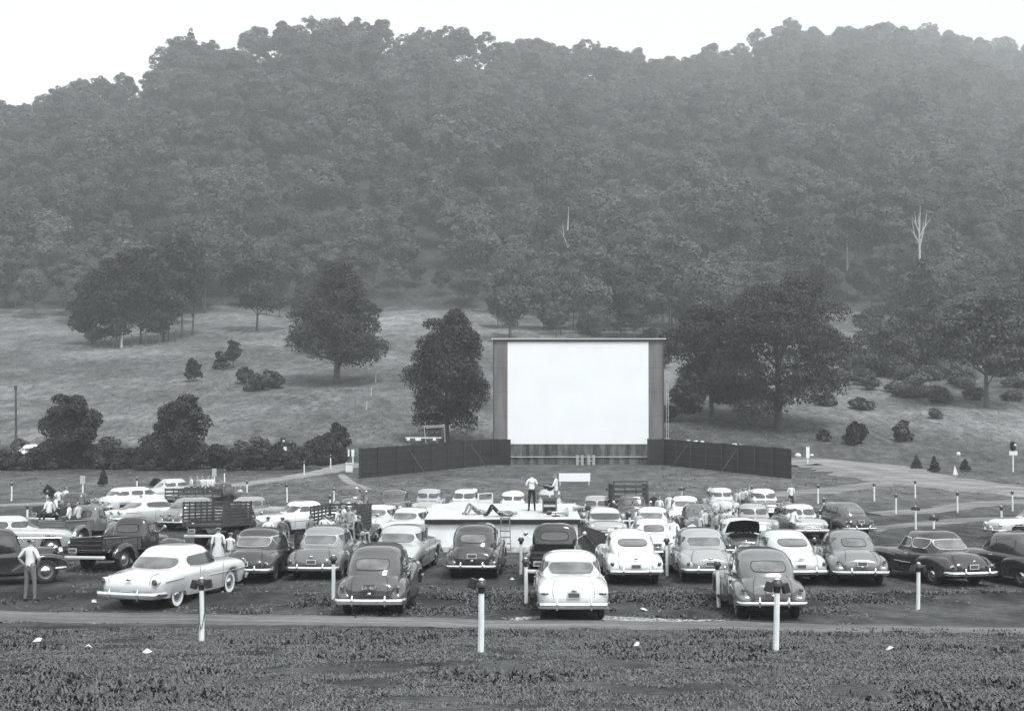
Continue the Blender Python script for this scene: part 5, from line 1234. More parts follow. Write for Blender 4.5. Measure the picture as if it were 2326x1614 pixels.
# middle
truck('pickup', .10, 792, 1172, 178, 'grey pickup facing the hut in the farthest row', rear=False)
car('shoebox', .5, 846, 1222, 14, 'light grey sedan beyond the crowded truck', top=.62)
car('shoebox', .74, 915, 1232, 16, 'white sedan with round tail lamps beside the left corner of the hut', tailstyle='round')
car('forties', .08, 888, 1180, 182, 'dark 1940s car with a split windshield facing the hut', rear=False)
car('notch', .33, 970, 1176, 181, 'grey car facing the hut, behind its left roof corner', rear=False)
car('wagon', .7, 1050, 1176, 184, 'white car with its door open behind the hut roof', rear=False, extra=door_l)
car('forties', .72, 1165, 1186, 180, 'white tall 1940s car with a split windshield behind the hut roof', rear=False)
car('forties', .4, 1250, 1182, 180, 'pale old car behind the guitar player', rear=False)
# right of the hut
car('shoebox', .16, 1356, 1196, 184, 'dark-windowed grey sedan right of the hut with a pale roof', rear=False, top=.3)
car('hardtop', .34, 1378, 1232, 180, 'light car with a wide dark grille right of the hut', rear=False, top=.6, white=False)
truck('rack', .07, 1440, 1202, 180, 'dark farm truck with a headboard facing the hut', rear=False)
car('notch', .66, 1478, 1232, 12, 'white sedan with a person sitting on it, right of the farm truck')
car('coupe', .62, 1488, 1278, 0, 'pale 1940s coupe directly behind the white fastback')
car('notch', .78, 1556, 1196, 8, 'bright white sedan right of the farm truck')
car('coupe', .11, 1595, 1222, -2, 'dark grey coupe with a wide rear window among the crowd')
car('forties', .5, 1646, 1176, 180, 'pale car with a split windshield facing the hut in the far row', rear=False)
car('notch', .30, 1722, 1222, 180, 'light grey sedan facing the hut behind the open-hooded car', rear=False)
car('notch', .05, 1686, 1272, 2, 'black car with its boot lid raised showing a dark inside', extra=boot_up, top=.5)
car('notch', .12, 1744, 1176, 180, 'dark car with a pale roof in the far row at right', rear=False, top=.7)
car('shoebox', .33, 1832, 1222, 178, 'light car with a toothy chrome grille facing the hut at right', rear=False, top=.75)
car('forties', .04, 1935, 1218, -16, 'tall dark 1940s sedan standing apart at the right end of the third row', top=.1)
car('shoebox', .62, 2420, 1222, -98, 'white sedan at the right edge seen from its side', top=.7)
# beyond the hedge
car('shoebox', .7, 45, 1047, 60, 'white car half hidden beyond the hedge at the far left')
car('notch', .72, 115, 1048, 75, 'second white car beyond the hedge, right of the utility pole')
# ================================================================= single trees and bushes
def tpx(name, label, px, py, htop, wpx, basefrac, seed, y=None, **kw):
    """tree whose foot is at pixel px, py; htop: pixel height, wpx: crown width in pixels"""
    p = G(px, py) if y is None else at(px, y); s = p.y / FPX
    return tree(name, label, p, htop*s, wpx*s, htop*s*basefrac, seed, **kw)
tpx('oak_tree', 'tall spreading oak standing alone on the pasture left of the screen', 765, 872, 278, 262, .16, 31, shape='pyr', n=46000, size=.15, lobes=60, limb=16, tr=.5, shell=.7, m=M_LEAFD)
tpx('broadleaf_tree', 'dense dark tree just left of the screen behind the fence', 1012, 988, 305, 200, .06, 32, shape='round', n=42000, size=.12, lobes=40, limb=9, tr=.3, m=M_LEAFD, y=139)
tpx('broadleaf_tree', 'big irregular dark tree right of the screen with a forked trunk', 1765, 985, 340, 345, .07, 33, shape='oak', n=52000, size=.135, lobes=42, limb=12, tr=.45, m=M_LEAFD, y=148)
tpx('broadleaf_tree', 'leaning dark tree between the screen and the big tree', 1615, 975, 255, 215, .12, 34, shape='oak', n=28000, size=.14, lobes=28, limb=10, tr=.3, y=156)
tpx('round_bush', 'dark tree close behind the right edge of the screen', 1550, 958, 100, 90, .05, 35, shape='bush', n=3500, size=.2, cat='bush', y=152, limb=4)
tpx('bushy_tree', 'broad bushy tree at the left beside the parked cars beyond the hedge', 160, 1068, 172, 150, .0, 36, shape='bush', n=26000, size=.115, lobes=18, y=123, m=M_LEAFD)
tpx('young_tree', 'young tree with a visible trunk rising out of the hedge', 407, 1068, 168, 160, .08, 37, shape='bush', n=15000, size=.12, lobes=26, y=122, m=M_LEAFD, tr=.16)
tpx('round_bush', 'large dark bush at the end of the hedge by the fence', 730, 1046, 70, 115, .0, 38, shape='bush', n=12000, size=.11, cat='bush', y=128, limb=3)
tpx('round_bush', 'upright dark bush behind the bush by the fence', 770, 1040, 92, 62, .0, 39, shape='bush', n=3500, size=.18, cat='bush', y=129, limb=3)
tpx('juniper', 'small rounded juniper on the pasture, lower of the two', 440, 866, 52, 44, .10, 40, shape='bush', n=1500, size=.2, m=M_CONIFER, limb=2)
tpx('juniper', 'small juniper with a thin stem on the pasture, upper of the two', 530, 835, 62, 42, .25, 41, shape='bush', n=1500, size=.2, m=M_CONIFER, limb=2)
tpx('round_bush', 'low bush touching the upper juniper on the pasture', 502, 838, 42, 38, .0, 42, shape='bush', n=900, size=.2, m=M_CONIFER, cat='bush', limb=2)
# grove on the rise
for i, (px, py, h, w, b, lab, sh) in enumerate([
    (208, 782, 180, 115, .03, 'outer left tree of the grove on the rise', 'round'), (262, 788, 218, 135, .07, 'second tree of the grove, beside the pale stump', 'round'),
    (318, 782, 228, 130, .08, 'third tree of the grove, its widest crown', 'oak'), (372, 775, 238, 115, .08, 'fourth tree of the grove, dark and full', 'round'),
    (416, 768, 240, 80, .30, 'slender grove tree with a long bare trunk', 'column'), (440, 762, 215, 85, .34, 'last grove tree with two thin trunks at its foot', 'column'),
    (584, 752, 185, 165, .24, 'pale round tree with a short trunk right of the grove', 'oak')]):
    tpx('grove_tree', lab, px, py, h, w, b, 50+i, shape=sh, n=13000, size=.24, lobes=20, m=M_LEAFM if i == 6 else M_LEAFD, group='grove on the pasture rise', tr=.22 if i < 6 else .25)
for k, (px, py, h) in enumerate([(276,790,46), (482-100,776,34), (236,790,20), (252,790,22), (298,788,30), (330,786,34), (346,785,26), (362,784,28), (398,778,30), (222,790,18)]):
    p = G(px, py); mb = MB(); mb.bar((0,0,-.3), (.1,0,h*p.y/FPX), .30 if k == 0 else .16); o = mb.build('fence_post', [M_BARKL if k == 0 else M_BARK], loc=p)
    tag(o, ['bleached bare trunk stub standing in front of the grove', 'dark old fence post under the trees of the grove'][k > 0], 'post', 'old posts under the grove')
# right-hand side
tpx('broadleaf_tree', 'wide tree with a tall trunk on the right slope, cut by the right edge', 2242, 925, 255, 240, .30, 60, shape='oak', n=22000, size=.2, lobes=26, limb=12, tr=.32, m=M_LEAFM)
tpx('broadleaf_tree', 'low spreading tree at the left of the right-hand thicket', 2010, 852, 130, 140, .05, 61, shape='bush', n=11000, size=.2, lobes=18, m=M_LEAFM)
tpx('broadleaf_tree', 'rounded tree in the middle of the right-hand thicket', 2105, 845, 165, 130, .06, 62, shape='round', n=12000, size=.2, lobes=18, m=M_LEAFM)
tpx('broadleaf_tree', 'tree at the back right of the thicket, against the forest', 2330, 800, 170, 120, .06, 65, shape='round', n=5000, size=.28, lobes=12, m=M_LEAFM)
tpx('hemlock', 'dark layered conifer below the bleached dead tree', 2095, 772, 190, 170, .04, 63, shape='cone', n=14000, size=.24, lobes=11, m=M_CONIFER)
tpx('juniper', 'tiny dark juniper in the clearing right of the big tree', 1908, 788, 22, 18, .0, 64, shape='bush', n=400, size=.2, m=M_CONIFER, limb=1)
tpx('round_bush', 'dark round bush on the right beside the dirt road', 1940, 1008, 52, 60, .0, 66, shape='bush', n=2600, size=.16, cat='bush', m=M_LEAFD, limb=3)
tpx('round_bush', 'looser bush right of the dark round bush', 2048, 1002, 48, 48, .0, 67, shape='bush', n=1300, size=.18, cat='bush', m=M_LEAFM, limb=3)
tpx('round_bush', 'small bush left of the dark round bush', 1872, 1000, 26, 34, .0, 68, shape='bush', n=700, size=.18, cat='bush', m=M_LEAFM, limb=2)
for i, (px, py, h) in enumerate([(2082, 1066, 34), (2122, 1072, 38), (2192, 1070, 30)]):
    tpx('young_pine', ['young pine by the dirt road, leftmost of three', 'young pine by the dirt road, the middle and darkest of three', 'young pine by the dirt road, beside the white flag'][i], px, py, h, 30, .05, 70+i, shape='cone', n=1800, size=.08, m=M_CONIFER, lobes=9, limb=3, group='young pines by the dirt road')
tpx('young_pine', 'small tiered pine on the grass above the white wagon', 236, 1122, 38, 27, .04, 74, shape='cone', n=3000, size=.07, m=M_CONIFER, lobes=9, limb=3, y=103)
tpx('round_bush', 'small square-topped bush on the grass at the far left', 112, 1130, 26, 28, .0, 75, shape='bush', n=1100, size=.13, cat='bush', limb=2)
tpx('round_bush', 'thin small bush on the grass beyond the flatbed truck', 355, 1108, 22, 26, .2, 76, shape='bush', n=450, size=.13, cat='bush', limb=4)
# dead trees and bare trunks
def dead_tree(label, px, y, zpx0, zpx1, seed, forks, r=.25, cat='dead tree'):
    x = X_(px, y); g = random.Random(seed); z0 = tzf(x, y); zt_ = Z_(zpx1, y); o = empty('dead_tree', (x, y, z0)); tag(o, label, cat); H = zt_ - z0
    mb = MB(); mb.tube([(0,0,-.3), (.1,0,H*.4), (0,.1,H*.75), (.2,0,H)], [r, r*.8, r*.5, r*.12], 8); mb.build('trunk', [M_BARKL], o, smooth=60)
    for k in range(forks):
        a = g.uniform(0, 6.28); q = Vector((math.cos(a)*.55, .3*math.sin(a), 0)); L = y/FPX*g.uniform(26, 58); zs = H - y/FPX*g.uniform(60, 100)
        mb = MB(); mb.tube([(0,0,zs), (q.x*L*.45, q.y*L*.4, zs+L*.45), (q.x*L*.62, q.y*L*.6, zs+L*1.1)], [r*.5, r*.36, r*.08], 6)
        mb.tube([(q.x*L*.45, q.y*L*.4, zs+L*.45), (q.x*L*.9, q.y*L*.5, zs+L*.8)], [r*.25, r*.06], 5); mb.build('limb', [M_BARKL], o, smooth=60)
dead_tree('bleached bare dead tree with forked limbs on the right hillside', 2090, 272, 640, 468, 3, 7, .36)
dead_tree('bleached dead trunk above the screen in the forest', 1290, 318, 600, 470, 5, 3, .34)
for px, y, z1, lab in ((1925, 345, 528, 'slim pale bare trunk in the forest left of the dead tree'), (1533, 395, 462, 'slim pale trunk in the forest above the screen corner')):
    dead_tree(lab, px, y, 0, z1, px, 1, .2, 'bare trunk')

M_SCRUB = leaf_mat('scrub_leaf', .075, .3)
# rank growth along the foot of the pasture (stuff), hedge line as single bushes
hg = []
for i, px in enumerate(range(-60, 690, 46)):
    g_ = random.Random(px); h = g_.uniform(44, 62); d = 121 + g_.uniform(-1, 2)
    tpx('hedge_bush', 'dark hedge bush in the row along the foot of the pasture', px + g_.uniform(-8, 8), 1066, h, g_.uniform(64, 84), 0, 200+i, shape='bush', n=5500, size=.11, cat='bush', y=d, limb=2, lobes=8, m=M_LEAFD, group='hedge bushes along the foot of the pasture')
for i in range(46):
    g_ = random.Random(900+i); px = g_.uniform(-100, 700); tpx('scrub_bush', 'low loose scrub bush above the hedge', px, 0, g_.uniform(18, 34), g_.uniform(30, 56), 0, 300+i, shape='bush', n=1100, size=.13, cat='bush', y=g_.uniform(125, 137), limb=2, lobes=6, m=M_SCRUB, group='scrub bushes above the hedge')
for i in range(60):
    g_ = random.Random(1300+i); px = g_.uniform(1870, 2380); yy_ = 148 + 72*g_.random()**.6; tpx('scrub_bush', 'low scrub bush scattered on the right-hand slope', px, 0, g_.uniform(14, 26) + (yy_-148)*.28, g_.uniform(30, 60) + (yy_-148)*.5, 0, 360+i, shape='bush', n=1700, size=.16, cat='bush', y=yy_, limb=2, lobes=9, m=M_SCRUB, group='scrub on the right slope')
for i, (px, y) in enumerate([(590,178), (620,181), (560,184), (1560,170), (1640,168), (1700,172), (1600,205), (1660,215), (1500,210), (1900,230), (1850,255), (1960,262), (1830,290), (1700,300), (1890,310), (1990,285), (1480,250), (1420,262), (1340,255), (1250,262)]):
    g_ = random.Random(1700+i); tpx('scrub_bush', 'rounded scrub bush on the pasture edge', px, 0, g_.uniform(26, 52), g_.uniform(50, 90), 0, 400+i, shape='bush', n=1500, size=.26, cat='bush', y=y, limb=2, lobes=8, m=M_LEAFM, group='scrub bushes on the pasture edge')

# ================================================================= forest
kinds = []
for k in range(9):
    sh = ['round', 'round', 'oak', 'round', 'column', 'oak', 'cone', 'round', 'column'][k]; h, w_ = [(16,11), (18,10), (15,13), (14,10), (18,8), (17,12), (17,8), (16,12), (15,7)][k]; base = [4,5,4,3,6,5,3,7,5][k]
    Lb = crown_lobes(80+k, h-base, w_, base, 24, sh) if k >= 7 or k == 6 else dome_lobes(80+k, h-base, w_, base, 12 + k % 3)
    if k >= 7: Lb = [(a, b, c, r1*.62, r2*.62, r3*.6) for a, b, c, r1, r2, r3 in Lb[:-1]]
    nleaf = [6400,6000,7000,5200,4500,6400,4600,2900,2300][k]
    v, f = leaves(Lb, nleaf, .28, 90+k, shell=.22 if k < 6 else .4, up=.35, jitter=.33)
    cm = np_mesh('crown', v, f, [M_LEAF, M_LEAF, M_LEAFM, M_LEAF, M_LEAF, M_LEAF, M_CONIFER, M_LEAF, M_LEAF][k])
    tm_ = trunk_mb(h*.85, .22, Lb, 80+k, 5).mesh('trunk', [M_BARK], 60); kinds.append((cm, tm_, h))
crng = np.random.default_rng(77)
# candidate sites on a jittered grid over the slope
sites = []
gy = 226.0
while gy < 1360:
    step = 7.8 + (gy - 226) * .0080
    for gx in np.arange(-gy*.66, gy*.6, step):
        sites.append((gx + crng.uniform(-.42, .42)*step, gy + crng.uniform(-.42, .42)*step))
    gy += step * 1.05
S = np.array(sites); spx = CX + FPX * S[:,0] / S[:,1]
EX = [-600, 0, 110, 160, 380, 470, 520, 600, 700, 840, 900, 1010, 1060, 1120, 1300, 1500, 1620, 1840, 1880, 1965, 2010, 2120, 2180, 2340, 3000]
ED = [285, 288, 290, 262, 255, 280, 290, 288, 292, 300, 306, 300, 268, 252, 238, 240, 236, 240, 300, 300, 262, 240, 236, 232, 230]
rz_, rd_ = ridge(spx); edge = np.interp(spx, EX, ED) + fbm(S[:,0], S[:,1]*0+1, 14, 2, 55)*16
dens = crng.random(len(S))
keep = (S[:,1] > edge) & (S[:,1] < rd_ + 26) & ~((S[:,1] > rd_ - 6) & (dens < .28)) & ((dens > .02))
S = S[keep]; spx = spx[keep]; S_z = tz(S[:,0], S[:,1]) - .4
frontness = S[:,1] - edge[keep]
sc_ = (.55 + .62 * crng.random(len(S)) ** 1.5) * (1 + np.clip(S[:,1] - 300, 0, 1100) * .00095) * np.where(frontness < 14, .8, 1.0) * (1 + .35 * fbm(S[:,0], S[:,1], 30, 2, 66))
ki = crng.integers(0, 8, len(S)); ki = np.where((S[:,1] > rd_[keep] - 22) & (crng.random(len(S)) < .7), crng.integers(7, 9, len(S)), ki); ki = np.where((ki == 6) & (crng.random(len(S)) < .6), 1, ki)
order = np.argsort(S[:,1]); NI = 260
inview = [i for i in order if -60 < spx[i] < 2390][:NI]; inset = set(inview)
names = {6: ('conifer_tree', 'dark pointed conifer among the front trees of the hillside forest')}
lab = {0: 'full rounded tree in the front of the hillside forest', 1: 'tall rounded tree in the front of the hillside forest', 2: 'broad spreading tree in the front of the hillside forest', 3: 'smaller rounded tree in the front of the hillside forest', 4: 'narrow upright tree in the front of the hillside forest', 5: 'wide-topped tree in the front of the hillside forest', 7: 'thin-leaved high-crowned tree in the front of the hillside forest', 8: 'narrow thin-leaved tree in the front of the hillside forest'}
for i in inview:
    k = int(ki[i]); nm = 'conifer_tree' if k == 6 else 'forest_tree'; o = empty(nm, (S[i,0], S[i,1], S_z[i]), crng.uniform(0, 6.28)); s_ = float(sc_[i]); o.scale = (s_*crng.uniform(.9,1.15), s_, s_)
    tag(o, names[6][1] if k == 6 else lab[k], 'tree', 'forest edge: ' + (names[6][1] if k == 6 else lab[k]))
    c = bpy.data.objects.new('crown', kinds[k][0]); COL.objects.link(c); c.parent = o
    t_ = bpy.data.objects.new('trunk', kinds[k][1]); COL.objects.link(t_); t_.parent = o
# the rest of the wood is one mass: crowns of the same kinds instanced by geometry nodes
rest = [i for i in range(len(S)) if i not in inset]
pm = bpy.data.meshes.new('forest'); pm.vertices.add(len(rest)); pm.vertices.foreach_set('co', np.stack([S[rest,0], S[rest,1], S_z[rest]], -1).astype(np.float32).ravel())
for nm, tp, arr in (('k', 'INT', ki[rest].astype(np.int32)), ('s', 'FLOAT', sc_[rest].astype(np.float32)), ('r', 'FLOAT', crng.uniform(0, 6.28, len(rest)).astype(np.float32))):
    a = pm.attributes.new(nm, tp, 'POINT'); a.data.foreach_set('value', arr)
fo = bpy.data.objects.new('forest', pm); COL.objects.link(fo); tag(fo, 'dense leafy forest covering the hillside up to the ridge', kind='stuff')
ng = bpy.data.node_groups.new('forest', 'GeometryNodeTree'); ng.interface.new_socket('Geometry', in_out='INPUT', socket_type='NodeSocketGeometry'); ng.interface.new_socket('Geometry', in_out='OUTPUT', socket_type='NodeSocketGeometry')
gi = ng.nodes.new('NodeGroupInput'); go = ng.nodes.new('NodeGroupOutput'); ip = ng.nodes.new('GeometryNodeInstanceOnPoints'); g2i = ng.nodes.new('GeometryNodeGeometryToInstance')
srcs = {}
for i in inview: srcs.setdefault(int(ki[i]), i)
crowns = {}
for o in list(COL.objects):
    if o.name.split('.')[0] == 'crown' and o.data in [q[0] for q in kinds]:
        for k in range(9):
            if o.data == kinds[k][0] and k not in crowns: crowns[k] = o
for k in range(9):
    if k not in crowns: crowns[k] = crowns[7 if k == 8 and 7 in crowns else 0]
for k in range(8, -1, -1):
    oi = ng.nodes.new('GeometryNodeObjectInfo'); oi.inputs['Object'].default_value = crowns[k]; oi.inputs['As Instance'].default_value = False; oi.transform_space = 'ORIGINAL'
    ng.links.new(oi.outputs['Geometry'], g2i.inputs[0])
def na(n, t):
    x = ng.nodes.new('GeometryNodeInputNamedAttribute'); x.data_type = t; x.inputs[0].default_value = n; return x.outputs[0]
ng.links.new(gi.outputs[0], ip.inputs['Points']); ng.links.new(g2i.outputs[0], ip.inputs['Instance']); ip.inputs['Pick Instance'].default_value = True
ng.links.new(na('k', 'INT'), ip.inputs['Instance Index'])
cx = ng.nodes.new('ShaderNodeCombineXYZ'); ng.links.new(na('r', 'FLOAT'), cx.inputs[2]); e2r = ng.nodes.new('FunctionNodeEulerToRotation'); ng.links.new(cx.outputs[0], e2r.inputs[0]); ng.links.new(e2r.outputs[0], ip.inputs['Rotation'])
ng.links.new(na('s', 'FLOAT'), ip.inputs['Scale']); ng.links.new(ip.outputs[0], go.inputs[0])
md = fo.modifiers.new('forest', 'NODES'); md.node_group = ng
print('forest', len(S), 'individuals', len(inview), 'rest', len(rest))
# ================================================================= small things around the lot
p = at(36, 124); mb = MB(); mb.tube([(0,0,-.3), (.05,0,3.5), (.0,0,7.9)], [.14, .12, .09], 10); mb.bar((-.02,0,7.5), (.02,-.02,7.9), .2)
tag(mb.build('utility_pole', [M_BARK], loc=p, smooth=40), 'bare dark wooden utility pole at the far left', 'pole')
def lamp_sign(px, y, label):
    p = at(px, y); o = empty('marker_sign', p); tag(o, label, 'sign'); s = 1
    mb = MB(); mb.bar((0,0,-.2), (0,0,2.3), .09); mb.build('post', [M_WHITEWOOD], o)
    mb = MB(); mb.box((0,-.06,1.75), (.75,.04,.38)); mb.build('board', [M_WHITEWOOD], o)
    mb = MB(); mb.tube([(0,0,1.95), (0,0,2.15), (0,0,2.75), (0,0,2.85)], [.1, .26, .26, .12], 12); mb.build('lamp_housing', [M_BLACK], o, smooth=40)
    mb = MB(); mb.ball((.1,-.24,2.5), (.13,.05,.13)); mb.build('lamp_lens', [mat('lamp_lens_glass', .6, .2)], o, smooth=60)
lamp_sign(643, 125, 'white signboard with a dark lamp housing above the hedge at left'); lamp_sign(2300, 118, 'white signboard with a dark lamp housing at the right edge')
def simple(name, label, cat, px, py, parts, y=None):
    p = G(px, py) if y is None else at(px, y); o = empty(name, p); tag(o, label, cat)
    for nm, c, d, m in parts: mb = MB(); mb.box(c, d); mb.build(nm, [m], o)
    return o
simple('marker_post', 'wide white marker post behind the right fence end, by the stone row', 'post', 1834, 1016, [('post', (0,0,.5), (.1,.1,1.2), M_WHITEWOOD), ('board', (0,-.08,1.2), (.34,.05,1.1), M_WHITEWOOD)], y=128)
simple('marker_post', 'white two-plank marker left of the left fence end', 'post', 802, 1010, [('post', (0,0,.6), (.12,.1,1.4), M_WHITEWOOD), ('board', (0,-.07,1.2), (.28,.04,.7), M_WHITEWOOD), ('board', (-.42,-.03,1.2), (.16,.04,.7), M_WHITEWOOD)], y=127)
simple('sandwich_board', 'small white sandwich board at the end of the pale track', 'board', 793, 1075, [('board', (0,0,.55), (.62,.06,.8), M_WHITEWOOD), ('board', (0,.3,.5), (.58,.06,.8), M_WHITEWOOD), ('cross_bar', (.05,-.06,.95), (.75,.05,.1), M_WHITEWOOD)])
simple('signpost', 'small pale square sign on a post above the dark pickup roof', 'sign', 188, 1132, [('post', (0,0,.6), (.09,.09,1.3), M_WHITEWOOD), ('board', (0,-.07,1.35), (.36,.04,.6), mat('sign_grey', .4, .6))])
simple('signpost', 'small pale square sign beyond the people on the flatbed', 'sign', 487, 1110, [('post', (0,0,.6), (.09,.09,1.3), M_WHITEWOOD), ('board', (0,-.07,1.3), (.34,.04,.6), mat('sign_grey', .4, .6))])
o = empty('pennant', G(2170, 1078)); tag(o, 'little white triangular pennant stuck in the grass near the young pines', 'pennant'); mb = MB(); mb.add([(-.22,0,0), (.26,.02,0), (-.05,0,.9), (-.2,.05,0), (.26,.07,0), (-.04,.05,.9)], [(0,1,2), (5,4,3), (0,2,5,3), (2,1,4,5), (1,0,3,4)]); mb.build('cloth', [mat('pennant_cloth', .72, .8)], o); mb = MB(); mb.bar((-.2,.1,-.1), (-.05,.06,1.0), .03); mb.build('stick', [M_WOOD_MID], o)
o = empty('globe_lamp', at(2176, 127)); tag(o, 'white globe lamp on a thin post above the young pines', 'lamp'); mb = MB(); mb.bar((0,0,-.1), (0,0,.9), .05); mb.build('post', [M_WOOD_MID], o); mb = MB(); mb.ball((0,0,1.1), .2, n=14, m=10); mb.build('globe', [mat('globe_glass', .75, .3)], o, smooth=60)
# playground frame and table behind the left fence
p = at(985, 131.5); o = empty('swing_frame', p); tag(o, 'pale metal swing frame behind the left fence under the tree', 'swing frame'); zf_ = Z_(968, 131.5) - p.z
for k, (a, b) in enumerate([((-1.0,0,zf_), (1.1,.3,zf_+.1)), ((-1.0,0,zf_), (-.6,0,.2)), ((1.1,.3,zf_+.1), (1.2,.4,.2)), ((-.9,.9,zf_-.2), (1.0,1.2,zf_-.1)), ((-1.0,0,zf_), (-.9,.9,zf_-.2)), ((1.1,.3,zf_+.1), (1.0,1.2,zf_-.1))]): mb = MB(); mb.tube([a, b], .05, 8); mb.build('rail', [mat('frame_pipe', .35, .5)], o, smooth=40)
p = at(962, 129.5); o = empty('picnic_table', p); tag(o, 'long pale picnic table top showing over the left fence', 'table'); zq = Z_(994, 129.5) - p.z
mb = MB(); mb.box((0,0,zq), (3.6,1.0,.1)); mb.build('tabletop', [mat('table_grey', .45, .7)], o)
for s in (-1.4, 1.4): mb = MB(); mb.box((s,0,zq/2), (.14,.8,zq)); mb.build('leg', [M_WOOD_MID], o)
for i, (px, w_) in enumerate(((928,.3), (950,.55), (987,.3))): tag(bx('paper_box', X_(px,129.0)-w_/2, X_(px,129.0)+w_/2, 128.8, 129.2, 2.62, Z_(1000,129), M_WHITEWOOD, None), ['small white box at the left of the fence-top row', 'wider white box in the middle of the fence-top row', 'small white box at the right of the fence-top row'][i], 'box', 'white boxes on the ledge behind the left fence')
# white stones along the drive right of the screen
for i, (px, py, s_) in enumerate([(1517,955,.5), (1563,963,.4), (1580,962,.3), (1652,970,.45), (1668,972,.5), (1680,968,.3), (1700,977,.3), (1745,984,.35), (1790,989,.35), (1812,989,.4), (1843,998,.3), (1595,912,.25), (1630,966,.25), (1720,980,.25)]):
    yy = 139 + (i % 3)*.8 - (px-1500)*.02; p = at(px, yy); mb = MB(); mb.ball((0,0,s_*.3), (s_*random.uniform(.6,1), s_*.7, s_*random.uniform(.4,.7)), n=9, m=6)
    mb.v = [(a + random.uniform(-.05,.05)*s_, b, c + random.uniform(-.06,.06)*s_) for a, b, c in mb.v]; o = mb.build('white_stone', [mat('limewashed_stone', .6, .85, var=.25)], loc=p, smooth=40)
    tag(o, 'limewashed white stone edging the drive right of the screen', 'stone', 'white stones edging the drive')
# old fence posts on the pasture
for i, (px, py, h) in enumerate([(843,900,22), (832,930,20), (853,868,20), (806,1000,90)]):
    p = G(px, py); mb = MB(); hh = h*p.y/FPX; mb.bar((0,0,-.2), (.05,0,hh), .13 if i < 3 else .09); tag(mb.build('fence_post', [M_BARKL if i < 3 else M_WOOD_MID], loc=p), ['pale fence post on the pasture, middle one of three', 'pale fence post on the pasture, lowest of three', 'pale fence post on the pasture, highest of three', 'thin tall pole left of the left fence end'][i], 'post')
# litter
for i, (px, py, s_) in enumerate([(84,1460,.09), (336,1486,.06), (216,1369,.06), (1462,1388,.12), (200,1475,.05), (2018,1480,.06), (1445,1470,.06), (1164,1318,.05)]):
    p = G(px, py); mb = MB(); mb.add([(-s_,-.03,.03), (s_,-.05,.05), (s_*.8,.08,.09), (-s_*.7,.1,.04), (0,.02,.11)], [(0,1,4), (1,2,4), (2,3,4), (3,0,4)]); tag(mb.build('paper_scrap', [mat('paper', .55, .8)], loc=p, rotz=i), 'crumpled white scrap of paper on the ground', 'paper', 'paper scraps on the ground')
# ---------------------------------------------------------------- people on the ground and on the trucks
person('man in white shirt and grey trousers seen from behind at the far left', G(68, 1365), R(-18), shirt=.72, legs=.15, arms='hips', hair=.02, h=1.8)
person('woman in a white blouse and long pale skirt beyond the white hardtop', at(497, 43.5), R(10), shirt=.72, legs=.55, skirt=True, h=1.66)
person('child in a white shirt beside the woman in the pale skirt', at(524, 44), R(-10), shirt=.72, legs=.05, h=1.45, arms='lap')
person('dark-haired person in white standing left behind the dark rounded sedan', at(610, 50.5), R(20), shirt=.66, legs=.2)
person('dark-haired person standing right behind the dark rounded sedan', at(643, 50.8), R(10), shirt=.1, legs=.2, h=1.72)
person('person in a dark shirt leaning at the car door left of the crowded truck', at(707, 52.5), R(40), shirt=.16, legs=.06)
person('man in a white shirt and dark trousers walking by the light coupe', G(1529, 1276), R(-4), pose='walk', shirt=.74, legs=.12, h=1.78)
person('woman with light hair and white blouse behind the light grey sedan', G(1572, 1276), R(10), shirt=.72, legs=.3, hair=.3, h=1.68, skirt=True)
person('man in white leaning forward near the car with the toothy grille', at(1797, 58.5), R(-60), shirt=.74, legs=.06, lean=-.35, arms='hold')
person('man in a white shirt standing alone beyond the far cars at right', at(1796, 82), R(180), shirt=.76, legs=.05, arms='down')
person('person in dark clothes with a pale hat behind the white car', at(593, 72), R(0), shirt=.68, legs=.06)
person('boy in dark clothes standing right of the white wagon', at(322, 74), R(160), shirt=.03, legs=.05, hair=.3, h=1.6)
person('person in white standing among the far cars right of the farm truck', at(1497, 71), R(170), shirt=.74, legs=.4, h=1.7)
person('person in a dark coat beside the farm truck cab', at(1484, 73.5), R(200), shirt=.03, legs=.03)
person('person in pale clothes between the farm truck and the white sedan', at(1450, 60), R(170), shirt=.5, legs=.3, h=1.55)
person('person with dark hair crouched behind the white fastback', at(1398, 48.5), R(30), shirt=.5, legs=.2, h=1.4)
person('person with a patterned skirt beside the far pale sedan', at(1519, 74), R(190), shirt=.6, legs=.5, h=1.68, skirt=True)
g_ = random.Random(4)
for i in range(12):
    px = 1590 + i*6.2 + g_.uniform(-2, 2); y = 60 + g_.uniform(-2.5, 2.5)
    person('one of the people crowding between the dark coupe and the black car', at(px, y), g_.uniform(0, 6.28), shirt=g_.choice([.7,.5,.2,.05]), legs=g_.choice([.05,.15,.4]), h=g_.choice([1.45,1.6,1.7]), hair=g_.choice([.02,.3]), group='crowd between the cars', fingers=False)
for i in range(5):
    px = 1672 + i*7; person('one of the people standing behind the light grey sedan in the far row', at(px, 78 + i*.5), g_.uniform(0, 6.28), shirt=g_.choice([.7,.5,.05]), legs=.06, h=1.65, group='people behind the far row', fingers=False)
for i in range(4):
    person('one of the people standing with the crowd right of the light sedan', at(1766 + i*8, 66 + i), g_.uniform(0, 6.28), shirt=g_.choice([.1,.3,.05]), legs=.06, h=1.6, group='people by the toothy grille car', fingers=False)
